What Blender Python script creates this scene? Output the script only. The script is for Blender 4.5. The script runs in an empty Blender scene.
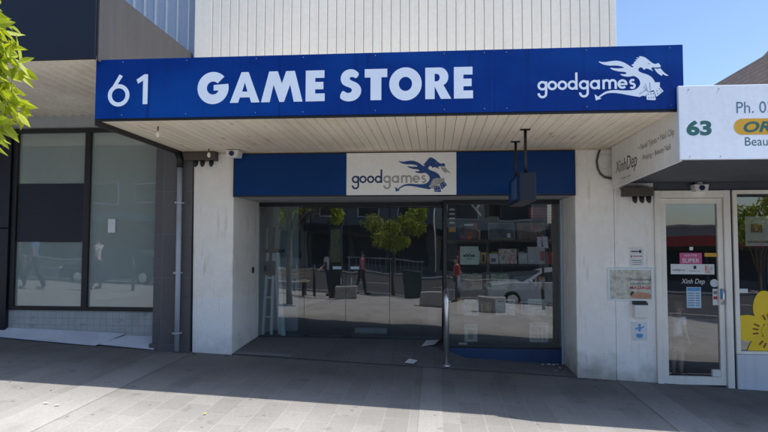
import bpy, bmesh, math, random
from math import sin, cos, pi, radians
from mathutils import Vector, Matrix
random.seed(7)
S = bpy.context.scene
COL = S.collection

# ------------------------------------------------------------------ ground shape
def g(x, y):
    """Height of the paved ground: the street falls to the right, the pavement falls to the road."""
    xc = max(-30.0, min(30.0, x))
    z = 0.035 - 0.044 * xc
    y = max(-13.0, min(1.3, y))
    return z + (0.02 * y if y > -6 else -0.12 + 0.045 * (y + 6))

# ------------------------------------------------------------------ materials
def new_mat(name):
    m = bpy.data.materials.new(name); m.use_nodes = True
    nt = m.node_tree; nt.nodes.clear()
    out = nt.nodes.new('ShaderNodeOutputMaterial')
    return m, nt, out

def N(nt, typ, **kw):
    n = nt.nodes.new(typ)
    for k, v in kw.items():
        if k in n.inputs: n.inputs[k].default_value = v
        else: setattr(n, k, v)
    return n

def rgba(c): return (c[0], c[1], c[2], 1.0)

def pos_vec(nt, scale=(1, 1, 1)):
    geo = N(nt, 'ShaderNodeNewGeometry'); mp = N(nt, 'ShaderNodeMapping')
    mp.inputs['Scale'].default_value = scale
    nt.links.new(geo.outputs['Position'], mp.inputs['Vector'])
    return mp.outputs['Vector']

def noise_fac(nt, vec, scale, detail=4, lo=0.3, hi=0.7):
    n = N(nt, 'ShaderNodeTexNoise', Scale=scale, Detail=detail)
    nt.links.new(vec, n.inputs['Vector'])
    r = N(nt, 'ShaderNodeMapRange'); r.inputs['From Min'].default_value = lo; r.inputs['From Max'].default_value = hi
    nt.links.new(n.outputs['Fac'], r.inputs['Value'])
    return r.outputs['Result']

def mixc(nt, fac, a, b, mode='MIX'):
    m = N(nt, 'ShaderNodeMix', data_type='RGBA', blend_type=mode, clamp_factor=True)
    for sock, v in ((m.inputs[0], fac), (m.inputs[6], a), (m.inputs[7], b)):
        if isinstance(v, (int, float)): sock.default_value = v
        elif isinstance(v, tuple): sock.default_value = rgba(v)
        else: nt.links.new(v, sock)
    return m.outputs[2]

def mat(name, col, rough=0.6, var=0.12, vscale=3.0, streak=0.0, bump=0.0, bscale=60, metal=0.0, dirt=None, fine=0.06,
        coat=0.0, spec=0.5):
    """Painted or plain surface: base colour broken up by large blotches, fine grain and vertical streaks."""
    m, nt, out = new_mat(name)
    v = pos_vec(nt)
    f1 = noise_fac(nt, v, vscale, 5)
    c = mixc(nt, f1, tuple(x * (1 - var) for x in col), tuple(min(1, x * (1 + var * .7)) for x in col))
    if fine:
        f2 = noise_fac(nt, v, vscale * 22, 3)
        c = mixc(nt, f2, mixc(nt, 1.0, c, (1 - fine,) * 3, 'MULTIPLY'), c)
    if streak:
        vs = pos_vec(nt, (9, 9, 0.35))
        f3 = noise_fac(nt, vs, 1.6, 6, .45, .75)
        mm = N(nt, 'ShaderNodeMath', operation='MULTIPLY'); mm.inputs[1].default_value = streak
        nt.links.new(f3, mm.inputs[0])
        c = mixc(nt, mm.outputs[0], c, dirt or tuple(x * .45 for x in col))
    b = N(nt, 'ShaderNodeBsdfPrincipled', Roughness=rough, Metallic=metal)
    if 'Coat Weight' in b.inputs: b.inputs['Coat Weight'].default_value = coat
    b.inputs['Specular IOR Level'].default_value = spec
    nt.links.new(c, b.inputs['Base Color'])
    if bump:
        n = N(nt, 'ShaderNodeTexNoise', Scale=bscale, Detail=4); nt.links.new(v, n.inputs['Vector'])
        bp = N(nt, 'ShaderNodeBump', Strength=bump, Distance=0.01)
        nt.links.new(n.outputs['Fac'], bp.inputs['Height']); nt.links.new(bp.outputs['Normal'], b.inputs['Normal'])
    nt.links.new(b.outputs[0], out.inputs[0])
    return m

def mat_glass(name, tint, refl, wav=0.02, haze=None, film=(.45, .62)):
    m, nt, out = new_mat(name)
    tr = N(nt, 'ShaderNodeBsdfTransparent'); tr.inputs[0].default_value = rgba(tint)
    gl = N(nt, 'ShaderNodeBsdfGlossy', Roughness=0.0); gl.inputs[0].default_value = (1, 1, 1, 1)
    lw = N(nt, 'ShaderNodeFresnel', IOR=1.5)
    ad = N(nt, 'ShaderNodeMath', operation='ADD', use_clamp=True); ad.inputs[1].default_value = refl
    nt.links.new(lw.outputs[0], ad.inputs[0])
    v = pos_vec(nt)
    n = N(nt, 'ShaderNodeTexNoise', Scale=1.4, Detail=1); nt.links.new(v, n.inputs['Vector'])
    bp = N(nt, 'ShaderNodeBump', Strength=wav, Distance=0.05)
    nt.links.new(n.outputs['Fac'], bp.inputs['Height']); nt.links.new(bp.outputs['Normal'], gl.inputs['Normal'])
    base = tr
    if haze:                     # whitewash film; on the shop glass a pale haze painted in to lift blacks
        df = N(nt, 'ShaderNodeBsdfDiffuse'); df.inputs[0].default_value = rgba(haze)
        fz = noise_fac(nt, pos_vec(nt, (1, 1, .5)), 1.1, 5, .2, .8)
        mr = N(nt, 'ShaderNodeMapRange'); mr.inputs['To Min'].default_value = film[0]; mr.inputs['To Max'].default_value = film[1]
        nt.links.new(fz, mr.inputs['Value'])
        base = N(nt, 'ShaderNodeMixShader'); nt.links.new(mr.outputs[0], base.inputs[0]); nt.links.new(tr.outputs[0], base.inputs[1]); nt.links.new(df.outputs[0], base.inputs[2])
    mx = N(nt, 'ShaderNodeMixShader')
    nt.links.new(ad.outputs[0], mx.inputs[0]); nt.links.new(base.outputs[0], mx.inputs[1]); nt.links.new(gl.outputs[0], mx.inputs[2])
    nt.links.new(mx.outputs[0], out.inputs[0])
    return m

def mat_brick(name, c1, c2, mortar, scale, bw, rh, axes='XY', ms=0.02, offset=0.5, rough=0.85, var=0.25, bump=0.3, dark=None):
    m, nt, out = new_mat(name)
    geo = N(nt, 'ShaderNodeNewGeometry'); sx = N(nt, 'ShaderNodeSeparateXYZ'); cx = N(nt, 'ShaderNodeCombineXYZ')
    nt.links.new(geo.outputs['Position'], sx.inputs[0])
    nt.links.new(sx.outputs[axes[0]], cx.inputs[0]); nt.links.new(sx.outputs[axes[1]], cx.inputs[1])
    br = N(nt, 'ShaderNodeTexBrick', Scale=scale); br.offset = offset
    br.inputs['Color1'].default_value = rgba(c1); br.inputs['Color2'].default_value = rgba(c2); br.inputs['Mortar'].default_value = rgba(mortar)
    br.inputs['Brick Width'].default_value = bw; br.inputs['Row Height'].default_value = rh
    br.inputs['Mortar Size'].default_value = ms; br.inputs['Mortar Smooth'].default_value = 0.3
    nt.links.new(cx.outputs[0], br.inputs['Vector'])
    v = pos_vec(nt)
    c = br.outputs['Color']
    f1 = noise_fac(nt, v, 0.9, 6)
    c = mixc(nt, f1, mixc(nt, 1.0, c, (1 - var,) * 3, 'MULTIPLY'), c)
    f2 = noise_fac(nt, v, 45, 4)
    c = mixc(nt, f2, mixc(nt, 1.0, c, (.84, .84, .84), 'MULTIPLY'), c)
    if dark:      # awning shade painted in: paving colour darkens toward the shop fronts
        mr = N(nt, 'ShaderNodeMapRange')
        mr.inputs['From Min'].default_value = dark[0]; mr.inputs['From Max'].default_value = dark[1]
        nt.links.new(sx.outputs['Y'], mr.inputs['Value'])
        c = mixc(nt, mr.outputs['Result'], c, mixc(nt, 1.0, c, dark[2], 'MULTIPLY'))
    vo = N(nt, 'ShaderNodeTexVoronoi', Scale=3.2, Randomness=1.0); nt.links.new(v, vo.inputs['Vector'])
    gm = N(nt, 'ShaderNodeMapRange'); gm.inputs['From Min'].default_value = .075; gm.inputs['From Max'].default_value = .055; nt.links.new(vo.outputs['Distance'], gm.inputs['Value'])
    c = mixc(nt, gm.outputs[0], c, mixc(nt, 1.0, c, (.66, .66, .66), 'MULTIPLY'))
    c = mixc(nt, noise_fac(nt, pos_vec(nt, (1, .45, 1)), 1.7, 7, .58, .72), c, mixc(nt, 1.0, c, (.82, .81, .79), 'MULTIPLY'))
    f4 = noise_fac(nt, v, 5.5, 3, .64, .72)           # stains and old chewing gum
    c = mixc(nt, f4, c, mixc(nt, 1.0, c, (.8, .8, .8), 'MULTIPLY'))
    b = N(nt, 'ShaderNodeBsdfPrincipled', Roughness=rough)
    nt.links.new(c, b.inputs['Base Color'])
    bp = N(nt, 'ShaderNodeBump', Strength=bump, Distance=0.004)
    inv = N(nt, 'ShaderNodeMath', operation='SUBTRACT'); inv.inputs[0].default_value = 1.0
    nt.links.new(br.outputs['Fac'], inv.inputs[1]); nt.links.new(inv.outputs[0], bp.inputs['Height'])
    nt.links.new(bp.outputs['Normal'], b.inputs['Normal'])
    nt.links.new(b.outputs[0], out.inputs[0])
    return m

def mat_leaf(name, c1, c2, trans):
    m, nt, out = new_mat(name)
    v = pos_vec(nt); f = noise_fac(nt, v, 9, 3)
    c = mixc(nt, f, c1, c2)
    d = N(nt, 'ShaderNodeBsdfPrincipled', Roughness=0.45); nt.links.new(c, d.inputs['Base Color'])
    t = N(nt, 'ShaderNodeBsdfTranslucent'); nt.links.new(mixc(nt, 1.0, c, (1.0, 1.0, .45), 'MULTIPLY'), t.inputs[0])
    mx = N(nt, 'ShaderNodeMixShader'); mx.inputs[0].default_value = trans
    nt.links.new(d.outputs[0], mx.inputs[1]); nt.links.new(t.outputs[0], mx.inputs[2]); nt.links.new(mx.outputs[0], out.inputs[0])
    return m

def mat_blotch(name, cols, scale):
    """Printed picture on a box or poster: a few colours in soft cells."""
    m, nt, out = new_mat(name)
    v = pos_vec(nt); n = N(nt, 'ShaderNodeTexNoise', Scale=scale, Detail=3); nt.links.new(v, n.inputs['Vector'])
    r = N(nt, 'ShaderNodeValToRGB'); nt.links.new(n.outputs['Fac'], r.inputs[0])
    e = r.color_ramp.elements
    e[0].position = .34; e[0].color = rgba(cols[0]); e[1].position = .66; e[1].color = rgba(cols[-1])
    for i, c in enumerate(cols[1:-1]):
        k = e.new(.34 + .32 * (i + 1) / (len(cols) - 1)); k.color = rgba(c)
    b = N(nt, 'ShaderNodeBsdfPrincipled', Roughness=0.5); nt.links.new(r.outputs[0], b.inputs['Base Color']); nt.links.new(b.outputs[0], out.inputs[0])
    return m

M = {}
M['pier'] = mat('white_stucco', (.90, .86, .80), .85, .09, 1.6, .30, .55, 38, dirt=(.55, .54, .52))
M['pier_smooth'] = mat('white_painted_sheet', (.90, .87, .82), .6, .07, 1.2, .24, .05, 30, dirt=(.58, .57, .55))
M['cream'] = mat('cream_cladding', (.97, .905, .79), .5, .05, .8, .16, dirt=(.62, .6, .55))
M['cream_gap'] = mat('cladding_joint', (.72, .70, .66), .7)
M['blue_clad'] = mat('blue_grey_cladding', (.52, .57, .66), .55, .06, 1, .12)
M['rib_light'] = mat('pale_cladding_rib', (.86, .87, .88), .5, .04)
M['grey_box'] = mat('grey_awning_side', (.052, .052, .060), .7, .10, 1.3, .2, dirt=(.11, .11, .11))
M['navy'] = mat('navy_fascia', (.006, .008, .019), .4, .15, .9)
M['black'] = mat('black_metal', (.012, .012, .014), .45, .15)
M['dark_frame'] = mat('dark_window_frame', (.02, .022, .026), .4, .15)
M['soffit_iron'] = mat('grey_corrugated_soffit', (.92, .84, .74), .65, .18, 1.3, .2)
M['soffit'] = mat('cream_soffit_boards', (.80, .70, .52), .6, .13, 1.1, fine=.05)
M['soffit_gap'] = mat('soffit_board_gap', (.60, .52, .40), .9)
M['header'] = mat('grey_header', (.36, .38, .40), .7, .1)
M['tile_grey'] = mat_brick('grey_wall_tiles', (.105, .10, .108), (.125, .118, .125), (.17, .165, .17), 1, .3, .62, 'XZ', .004, .0, .55, .2, .2)
M['tile_pale'] = mat_brick('pale_riser_tiles', (.44, .47, .47), (.48, .51, .50), (.33, .34, .34), 1, .1, .1, 'XZ', .004, 0, .45, .2, .2)
M['pipe'] = mat('pale_grey_pipe', (.42, .46, .54), .45, .15, 3, .2)
M['fascia_blue'] = mat('blue_sign_face', (.002, .030, .285), .30, .10, .5, .05, fine=.02, dirt=(.002, .02, .17), spec=.2)
M['band_blue'] = mat('blue_band_face', (.004, .040, .175), .28, .2, .7, fine=.03, spec=.2)
M['sign_white'] = mat('white_sign_vinyl', (.74, .82, .93), .45, .04, 4, fine=.04)
M['panel_white'] = mat('white_sign_panel', (.80, .86, .95), .45, .05, 1.2, .1)
M['band_white'] = mat('white_band_panel', (.84, .84, .83), .5, .05, 1.2)
M['side_white'] = mat('grey_white_side_panel', (.88, .86, .82), .55, .08, 1.2, .18)
M['logo_navy'] = mat('navy_vinyl', (.012, .035, .13), .5, .05)
M['logo_blue'] = mat('blue_vinyl', (.012, .06, .24), .5, .05)
M['logo_grey'] = mat('grey_vinyl', (.34, .34, .33), .5, .05)
M['line_dark'] = mat('dark_print', (.02, .022, .028), .6, .05)
M['line_mid'] = mat('grey_print', (.075, .075, .08), .6, .1)
M['line_soft'] = mat('faded_print', (.22, .21, .20), .6, .05)
M['green_vinyl'] = mat('green_vinyl', (.022, .125, .115), .5, .05)
M['gold'] = mat('gold_vinyl', (.66, .36, .025), .5, .06)
M['blueprint'] = mat('slate_blue_vinyl', (.10, .18, .26), .5, .05)
M['glass_shop'] = mat_glass('shop_glass', (.93, .97, .97), .12, .06, haze=(.40, .46, .48), film=(.025, .055))  # thin diffuse haze added to brighten the darkest parts of the glass
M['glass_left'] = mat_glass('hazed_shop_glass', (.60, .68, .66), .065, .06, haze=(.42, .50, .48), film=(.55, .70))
M['glass_door'] = mat_glass('salon_glass', (.85, .88, .9), .12, .05)
M['whitewash'] = mat('whitewashed_board', (.34, .40, .38), .9, .16, .8, .2)
M['steel'] = mat('brushed_steel', (.82, .84, .87), .34, .08, 4, metal=1.0)
M['alu'] = mat('aluminium', (.72, .82, .86), .45, .1, 4)
M['blue_riser'] = mat('blue_riser', (.018, .05, .14), .5, .15, 2, .2)
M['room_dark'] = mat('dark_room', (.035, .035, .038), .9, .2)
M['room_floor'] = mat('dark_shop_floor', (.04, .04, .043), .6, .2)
M['pale_blue_wall'] = mat('pale_blue_wall', (.30, .41, .44), .8, .08)
M['frame_cream'] = mat('cream_door_frame', (.90, .86, .78), .5, .08, 2, .18)
M['frame_blue'] = mat('pale_blue_frame', (.42, .50, .58), .5, .08, 2)
M['riser_white'] = mat('white_riser', (.66, .69, .74), .55, .06, 2, .2)
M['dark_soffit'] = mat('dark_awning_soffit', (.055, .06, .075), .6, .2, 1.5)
M['brown_box'] = mat('brown_fuse_box', (.085, .068, .058), .65, .2, 6)
M['cable'] = mat('grey_cable', (.085, .08, .078), .6, .1)
M['cam_white'] = mat('white_plastic', (.76, .76, .73), .45, .06)
M['lens_blue'] = mat('dark_blue_lens', (.012, .02, .075), .15, .05)
M['paper'] = mat('white_paper', (.72, .74, .76), .8, .06, 6)
M['paper_green'] = mat('pale_green_paper', (.55, .66, .60), .8, .1, 6)
M['paper_blue'] = mat('pale_blue_paper', (.46, .62, .74), .8, .06, 6)
M['sky_blue'] = mat('sky_blue_ink', (.10, .32, .62), .7, .05)
M['pink'] = mat('pink_print', (.56, .10, .26), .6, .08)
M['red'] = mat('red_print', (.48, .03, .035), .6, .1)
M['yellow'] = mat('yellow_petal', (.90, .62, .012), .5, .06, 3)
M['petal_line'] = mat('maroon_print', (.22, .035, .02), .6, .05)
M['amber'] = mat('amber_strip', (.62, .33, .03), .5, .05)
M['skin'] = mat('skin', (.50, .31, .22), .55, .06, 8)
M['skin_print'] = mat('skin_tone_print', (.52, .28, .17), .6, .12, 14)
M['hair'] = mat('dark_hair', (.03, .02, .015), .6, .2, 20)
M['hair_fair'] = mat('fair_brown_hair', (.17, .10, .05), .6, .2, 20)
M['tee_white'] = mat('white_cotton', (.80, .81, .83), .85, .05, 10)
M['shorts_dark'] = mat('charcoal_cotton', (.07, .065, .07), .85, .1, 10)
M['denim'] = mat('blue_denim', (.05, .075, .14), .85, .15, 12)
M['top_pink'] = mat('pink_cotton', (.58, .12, .24), .85, .1, 10)
M['top_red'] = mat('red_cotton', (.52, .04, .05), .85, .1, 10)
M['top_blue'] = mat('blue_cotton', (.10, .25, .55), .85, .1, 10)
M['top_light'] = mat('light_blue_cotton', (.40, .55, .72), .85, .1, 10)
M['top_khaki'] = mat('khaki_cotton', (.18, .19, .15), .85, .1, 10)
M['shoe'] = mat('pale_shoe', (.6, .6, .6), .6, .1)
M['shoe_dark'] = mat('dark_shoe', (.04, .035, .03), .6, .1)
M['eye'] = mat('eye', (.02, .015, .012), .2, .02)
M['lips'] = mat('lips', (.42, .16, .14), .5, .04)
M['card'] = mat('pale_board', (.58, .61, .68), .75, .12, 2.5, .15)
M['wood_dark'] = mat('dark_roll', (.34, .38, .40), .7, .2, 5)
M['asphalt'] = mat('asphalt', (.075, .075, .078), .9, .25, 1.2, bump=.3, bscale=120, fine=.25)
M['kerb'] = mat('kerb_stone', (.34, .33, .32), .85, .2, 2, bump=.2)
M['road_paint'] = mat('road_paint', (.78, .78, .75), .7, .15, 6)
M['paver'] = mat_brick('street_pavers', (.47, .445, .41), (.55, .522, .482), (.60, .575, .535), 1, .5, .25, 'YX', .005, .5, .85, .18, .25, dark=(-3.1, -.7, (.33, .33, .34)))  # last tuple paints shade under the awnings into the paver colour
M['paver_pale'] = mat_brick('pale_paver_strip', (.57, .545, .51), (.60, .575, .535), (.60, .575, .535), 1, .5, .25, 'YX', .004, .5, .85, .16, .2, dark=(-3.1, -.7, (.36, .36, .37)))  # strip colour is darkened toward the shops too, deepening the shade
M['entry'] = mat_brick('entry_tiles', (.15, .15, .155), (.17, .17, .172), (.12, .12, .12), 1, .3, .3, 'XY', .006, 0, .75, .25, .2)
M['concrete'] = mat('pale_concrete', (.46, .45, .43), .85, .15, 3, .15, .15)
M['earth'] = mat('distant_ground', (.14, .13, .11), .95, .3, .05)
M['brick_far'] = mat_brick('brown_brick', (.38, .295, .26), (.44, .34, .30), (.30, .25, .23), 1, .30, .10, 'YZ', .012, .5, .85, .15, .3)
M['brick_red'] = mat_brick('red_brick', (.20, .085, .06), (.25, .11, .08), (.3, .27, .24), 1, .24, .09, 'XZ', .01, .5, .85, .25, .3)
M['render_cream'] = mat('cream_render', (.42, .40, .35), .85, .12, .8, .25)
M['render_grey'] = mat('grey_render', (.19, .19, .20), .85, .12, .8, .25)
M['awning_dark'] = mat('dark_awning', (.035, .04, .045), .6, .15)
M['awning_pale'] = mat('pale_awning', (.62, .62, .60), .6, .1)
M['fascia_red'] = mat('red_fascia', (.58, .06, .045), .5, .1)
M['fascia_teal'] = mat('teal_fascia', (.05, .20, .26), .5, .1)
M['green_cab'] = mat('green_cabinet', (.05, .085, .085), .55, .15, 3, .2)
M['pole'] = mat('dark_pole', (.045, .05, .05), .5, .15)
M['car_silver'] = mat('silver_car_paint', (.70, .73, .75), .3, .03, metal=.15, coat=.5)
M['car_dark'] = mat('dark_car_paint', (.03, .032, .038), .25, .03, metal=.3, coat=.6)
M['tyre'] = mat('tyre', (.02, .02, .02), .8, .1)
M['lamp_red'] = mat('red_lamp', (.4, .01, .01), .2, .02)
M['lamp_clear'] = mat('clear_lamp', (.7, .7, .68), .15, .02)
M['bark'] = mat('grey_bark', (.17, .135, .10), .9, .25, 6, bump=.5, bscale=25)
M['leaf_near'] = mat_leaf('bright_leaf', (.36, .46, .022), (.62, .66, .08), .5)
M['leaf_far'] = mat_leaf('street_tree_leaf', (.20, .28, .025), (.44, .48, .06), .45)
M['petal'] = mat('fallen_petal', (.78, .60, .05), .7, .05)
M['petal_pale'] = mat('pale_petal', (.85, .84, .66), .7, .05)
M['art_red'] = mat_blotch('box_art_red', [(.02, .03, .05), (.10, .09, .09), (.32, .05, .03), (.40, .16, .08)], 8)
M['art_grey'] = mat_blotch('box_art_grey', [(.03, .04, .045), (.06, .075, .08), (.10, .12, .12)], 9)
M['art_brown'] = mat_blotch('box_art_brown', [(.05, .03, .02), (.22, .13, .07), (.14, .10, .09), (.34, .26, .18)], 8)
M['art_white'] = mat_blotch('box_art_white', [(.55, .57, .58), (.48, .2, .16), (.62, .62, .6), (.2, .28, .22)], 11)
M['art_pale'] = mat_blotch('box_art_pale', [(.50, .52, .55), (.58, .58, .60)], 5)
M['art_green'] = mat_blotch('box_art_green', [(.09, .15, .10), (.25, .30, .16), (.12, .15, .12)], 10)
M['art_tan'] = mat_blotch('box_art_tan', [(.35, .24, .10), (.45, .36, .22), (.2, .14, .08)], 10)
M['sheet'] = mat_blotch('window_sheet_print', [(.34, .36, .30), (.50, .52, .46), (.62, .63, .57)], 26)
M['sheet_green'] = mat_blotch('green_sheet_print', [(.30, .42, .34), (.54, .58, .50), (.62, .63, .57)], 20)
M['poster_leaf'] = mat_blotch('poster_print', [(.36, .37, .30), (.50, .49, .42), (.62, .60, .52), (.42, .43, .36)], 9)
M['poster_dark'] = mat('black_banner', (.012, .012, .014), .5, .1)
M['white_ink'] = mat('white_ink', (.72, .74, .76), .6, .04)

def mat_stucco(name, col, base_z, bump, patch=None):
    """Old painted render: blotches, rain marks, specks, knocked spots and splash dirt at the foot."""
    m, nt, out = new_mat(name); v = pos_vec(nt)
    c = mixc(nt, noise_fac(nt, v, 1.3, 6, .3, .7), tuple(x * .94 for x in col), col)
    c = mixc(nt, noise_fac(nt, v, 7, 6, .35, .75), mixc(nt, 1.0, c, (.94, .935, .925), 'MULTIPLY'), c)
    c = mixc(nt, noise_fac(nt, pos_vec(nt, (6, 6, .8)), 2.2, 6, .58, .74), c, mixc(nt, 1.0, c, (.76, .75, .73), 'MULTIPLY'))
    c = mixc(nt, noise_fac(nt, v, 55, 2, .69, .73), c, mixc(nt, 1.0, c, (.72, .70, .67), 'MULTIPLY'))
    c = mixc(nt, noise_fac(nt, v, 17, 3, .73, .76), c, mixc(nt, 1.0, c, (.62, .60, .57), 'MULTIPLY'))
    geo = N(nt, 'ShaderNodeNewGeometry'); sp = N(nt, 'ShaderNodeSeparateXYZ'); nt.links.new(geo.outputs['Position'], sp.inputs[0])
    n = N(nt, 'ShaderNodeTexNoise', Scale=5, Detail=6); nt.links.new(v, n.inputs['Vector'])
    ad = N(nt, 'ShaderNodeMath', operation='MULTIPLY_ADD'); ad.inputs[1].default_value = .55; nt.links.new(n.outputs['Fac'], ad.inputs[0]); nt.links.new(sp.outputs['Z'], ad.inputs[2])
    mr = N(nt, 'ShaderNodeMapRange'); mr.inputs['From Min'].default_value = base_z + .60; mr.inputs['From Max'].default_value = base_z + .24
    nt.links.new(ad.outputs[0], mr.inputs['Value'])
    c = mixc(nt, mr.outputs[0], c, mixc(nt, 1.0, c, (.50, .48, .45), 'MULTIPLY'))
    if patch:                     # newer coat of paint rolled over the lower part
        ad2 = N(nt, 'ShaderNodeMath', operation='MULTIPLY_ADD'); ad2.inputs[1].default_value = .05; nt.links.new(n.outputs['Fac'], ad2.inputs[0]); nt.links.new(sp.outputs['Z'], ad2.inputs[2])
        m2 = N(nt, 'ShaderNodeMath', operation='LESS_THAN'); m2.inputs[1].default_value = patch; nt.links.new(ad2.outputs[0], m2.inputs[0])
        c = mixc(nt, m2.outputs[0], c, mixc(nt, .5, c, (.86, .89, .93)))
    b = N(nt, 'ShaderNodeBsdfPrincipled', Roughness=.85); nt.links.new(c, b.inputs['Base Color'])
    n1 = N(nt, 'ShaderNodeTexNoise', Scale=26, Detail=6); nt.links.new(pos_vec(nt, (1, 1, .6)), n1.inputs['Vector'])
    bp = N(nt, 'ShaderNodeBump', Strength=bump, Distance=.012); nt.links.new(n1.outputs['Fac'], bp.inputs['Height']); nt.links.new(bp.outputs['Normal'], b.inputs['Normal'])
    nt.links.new(b.outputs[0], out.inputs[0]); return m

def mat_soffit(name, col):
    m, nt, out = new_mat(name); v = pos_vec(nt)
    c = mixc(nt, noise_fac(nt, pos_vec(nt, (9.43, .25, 1)), 1.0, 2, .3, .7), tuple(x * .88 for x in col), col)
    c = mixc(nt, noise_fac(nt, v, .9, 5, .5, .8), c, mixc(nt, 1.0, c, (.78, .74, .68), 'MULTIPLY'))
    c = mixc(nt, noise_fac(nt, pos_vec(nt, (5, 1.2, 1)), 2.1, 5, .66, .72), c, mixc(nt, 1.0, c, (.62, .52, .42), 'MULTIPLY'))
    b = N(nt, 'ShaderNodeBsdfPrincipled', Roughness=.6); nt.links.new(c, b.inputs['Base Color']); nt.links.new(b.outputs[0], out.inputs[0]); return m

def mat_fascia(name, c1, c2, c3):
    """Weathered blue acrylic sheet: paler clouds painted in for glossy reflections and faint rain runs."""
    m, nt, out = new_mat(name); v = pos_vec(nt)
    c = mixc(nt, noise_fac(nt, pos_vec(nt, (.7, 1, 1.3)), .9, 3, .46, .72), c1, c2)  # paler patches put glossy reflections into the base colour
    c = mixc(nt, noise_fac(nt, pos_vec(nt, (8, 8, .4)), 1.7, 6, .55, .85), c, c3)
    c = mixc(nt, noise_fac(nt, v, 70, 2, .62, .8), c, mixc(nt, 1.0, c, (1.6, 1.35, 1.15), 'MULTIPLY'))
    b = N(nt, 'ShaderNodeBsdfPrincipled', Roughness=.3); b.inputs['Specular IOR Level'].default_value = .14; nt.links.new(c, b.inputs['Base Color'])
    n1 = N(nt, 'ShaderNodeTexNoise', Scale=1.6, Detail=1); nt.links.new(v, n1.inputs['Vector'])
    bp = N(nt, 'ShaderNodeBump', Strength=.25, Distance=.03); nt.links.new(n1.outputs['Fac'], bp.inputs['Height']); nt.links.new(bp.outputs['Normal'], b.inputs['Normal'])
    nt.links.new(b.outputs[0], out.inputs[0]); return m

M['pier'] = mat_stucco('white_stucco', (.95, .92, .875), 0.0, .8)
M['pier_patched'] = mat_stucco('white_stucco_patched', (.95, .92, .875), .16, .8, .98)
M['pier_smooth'] = mat_stucco('white_painted_sheet', (.95, .925, .89), -.16, .12)
M['soffit'] = mat_soffit('cream_soffit_boards', (.93, .83, .66))
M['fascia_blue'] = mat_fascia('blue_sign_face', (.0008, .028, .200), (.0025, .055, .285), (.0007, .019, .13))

# ------------------------------------------------------------------ mesh helpers
class MB:
    def __init__(s): s.bm = bmesh.new()
    def quad(s, *pts):
        s.bm.faces.new([s.bm.verts.new(p) for p in pts]); return s
    def box(s, x0, x1, y0, y1, z0, z1, bev=0.0):
        x0, x1 = sorted((x0, x1)); y0, y1 = sorted((y0, y1)); z0, z1 = sorted((z0, z1))
        return s.hexa([(x0, y0, z0), (x1, y0, z0), (x1, y1, z0), (x0, y1, z0), (x0, y0, z1), (x1, y0, z1), (x1, y1, z1), (x0, y1, z1)], bev)
    def hexa(s, p, bev=0.0):
        v = [s.bm.verts.new(q) for q in p]
        fs = [s.bm.faces.new([v[i] for i in f]) for f in ((3, 2, 1, 0), (4, 5, 6, 7), (0, 1, 5, 4), (1, 2, 6, 5), (2, 3, 7, 6), (3, 0, 4, 7))]
        if bev:
            es = list({e for f in fs for e in f.edges})
            bmesh.ops.bevel(s.bm, geom=es, offset=bev, segments=2, affect='EDGES', profile=.5)
        return s
    def tube(s, pts, r, n=10, caps=True):
        pts = [Vector(p) for p in pts]
        rs = r if isinstance(r, (list, tuple)) else [r] * len(pts)
        rings = []; up = None
        for i, p in enumerate(pts):
            t = (pts[min(i + 1, len(pts) - 1)] - pts[max(i - 1, 0)]).normalized()
            if up is None:
                a = Vector((0, 0, 1)) if abs(t.z) < .9 else Vector((1, 0, 0)); up = (a - t * a.dot(t)).normalized()
            else: up = (up - t * up.dot(t)).normalized()
            b = t.cross(up)
            rings.append([s.bm.verts.new(p + rs[i] * (cos(2 * pi * k / n) * up + sin(2 * pi * k / n) * b)) for k in range(n)])
        for a, b in zip(rings, rings[1:]):
            for k in range(n):
                f = s.bm.faces.new((a[k], a[(k + 1) % n], b[(k + 1) % n], b[k])); f.smooth = True
        if caps:
            s.bm.faces.new(rings[0][::-1]); s.bm.faces.new(rings[-1])
        return s
    def prism(s, loop, fn, d0, d1):
        """Extrude a closed 2-D loop; fn(u, v, d) gives the 3-D point."""
        a = [s.bm.verts.new(fn(u, v, d0)) for u, v in loop]; b = [s.bm.verts.new(fn(u, v, d1)) for u, v in loop]
        s.bm.faces.new(a); s.bm.faces.new(b[::-1]); n = len(loop)
        for i in range(n): s.bm.faces.new((a[i], b[i], b[(i + 1) % n], a[(i + 1) % n]))
        return s
    def ell(s, c, r, n=14):
        res = bmesh.ops.create_uvsphere(s.bm, u_segments=n, v_segments=max(6, n // 2), radius=1)
        for v in res['verts']: v.co = Vector((c[0] + v.co.x * r[0], c[1] + v.co.y * r[1], c[2] + v.co.z * r[2]))
        for v in res['verts']:
            for f in v.link_faces: f.smooth = True
        return s
    def add(s, vf, fn):
        vs, fs = vf
        v = [s.bm.verts.new(fn(*p)) for p in vs]
        for f in fs:
            try: s.bm.faces.new([v[i] for i in f])
            except ValueError: pass
        return s
    def build(s, name, material, parent=None, **props):
        bmesh.ops.recalc_face_normals(s.bm, faces=s.bm.faces[:])
        vs = s.bm.verts
        xs = [v.co.x for v in vs]; ys = [v.co.y for v in vs]; zs = [v.co.z for v in vs]
        o = Vector(((min(xs) + max(xs)) / 2, (min(ys) + max(ys)) / 2, min(zs)))
        for v in vs: v.co -= o
        me = bpy.data.meshes.new(name); s.bm.to_mesh(me); s.bm.free()
        me.materials.append(M[material] if isinstance(material, str) else material)
        ob = bpy.data.objects.new(name, me); COL.objects.link(ob)
        if parent is not None:
            ob.parent = parent; ob.location = o - world_loc(parent)
        else: ob.location = o
        for k, v in props.items(): ob[k] = v
        return ob

def world_loc(o):
    l = Vector(o.location)
    while o.parent: o = o.parent; l += Vector(o.location)
    return l

def thing(name, label, cat, loc, group=None):
    o = bpy.data.objects.new(name, None); COL.objects.link(o); o.location = loc; o.empty_display_size = .2
    o['label'] = label; o['category'] = cat
    if group: o['group'] = group
    return o

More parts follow.
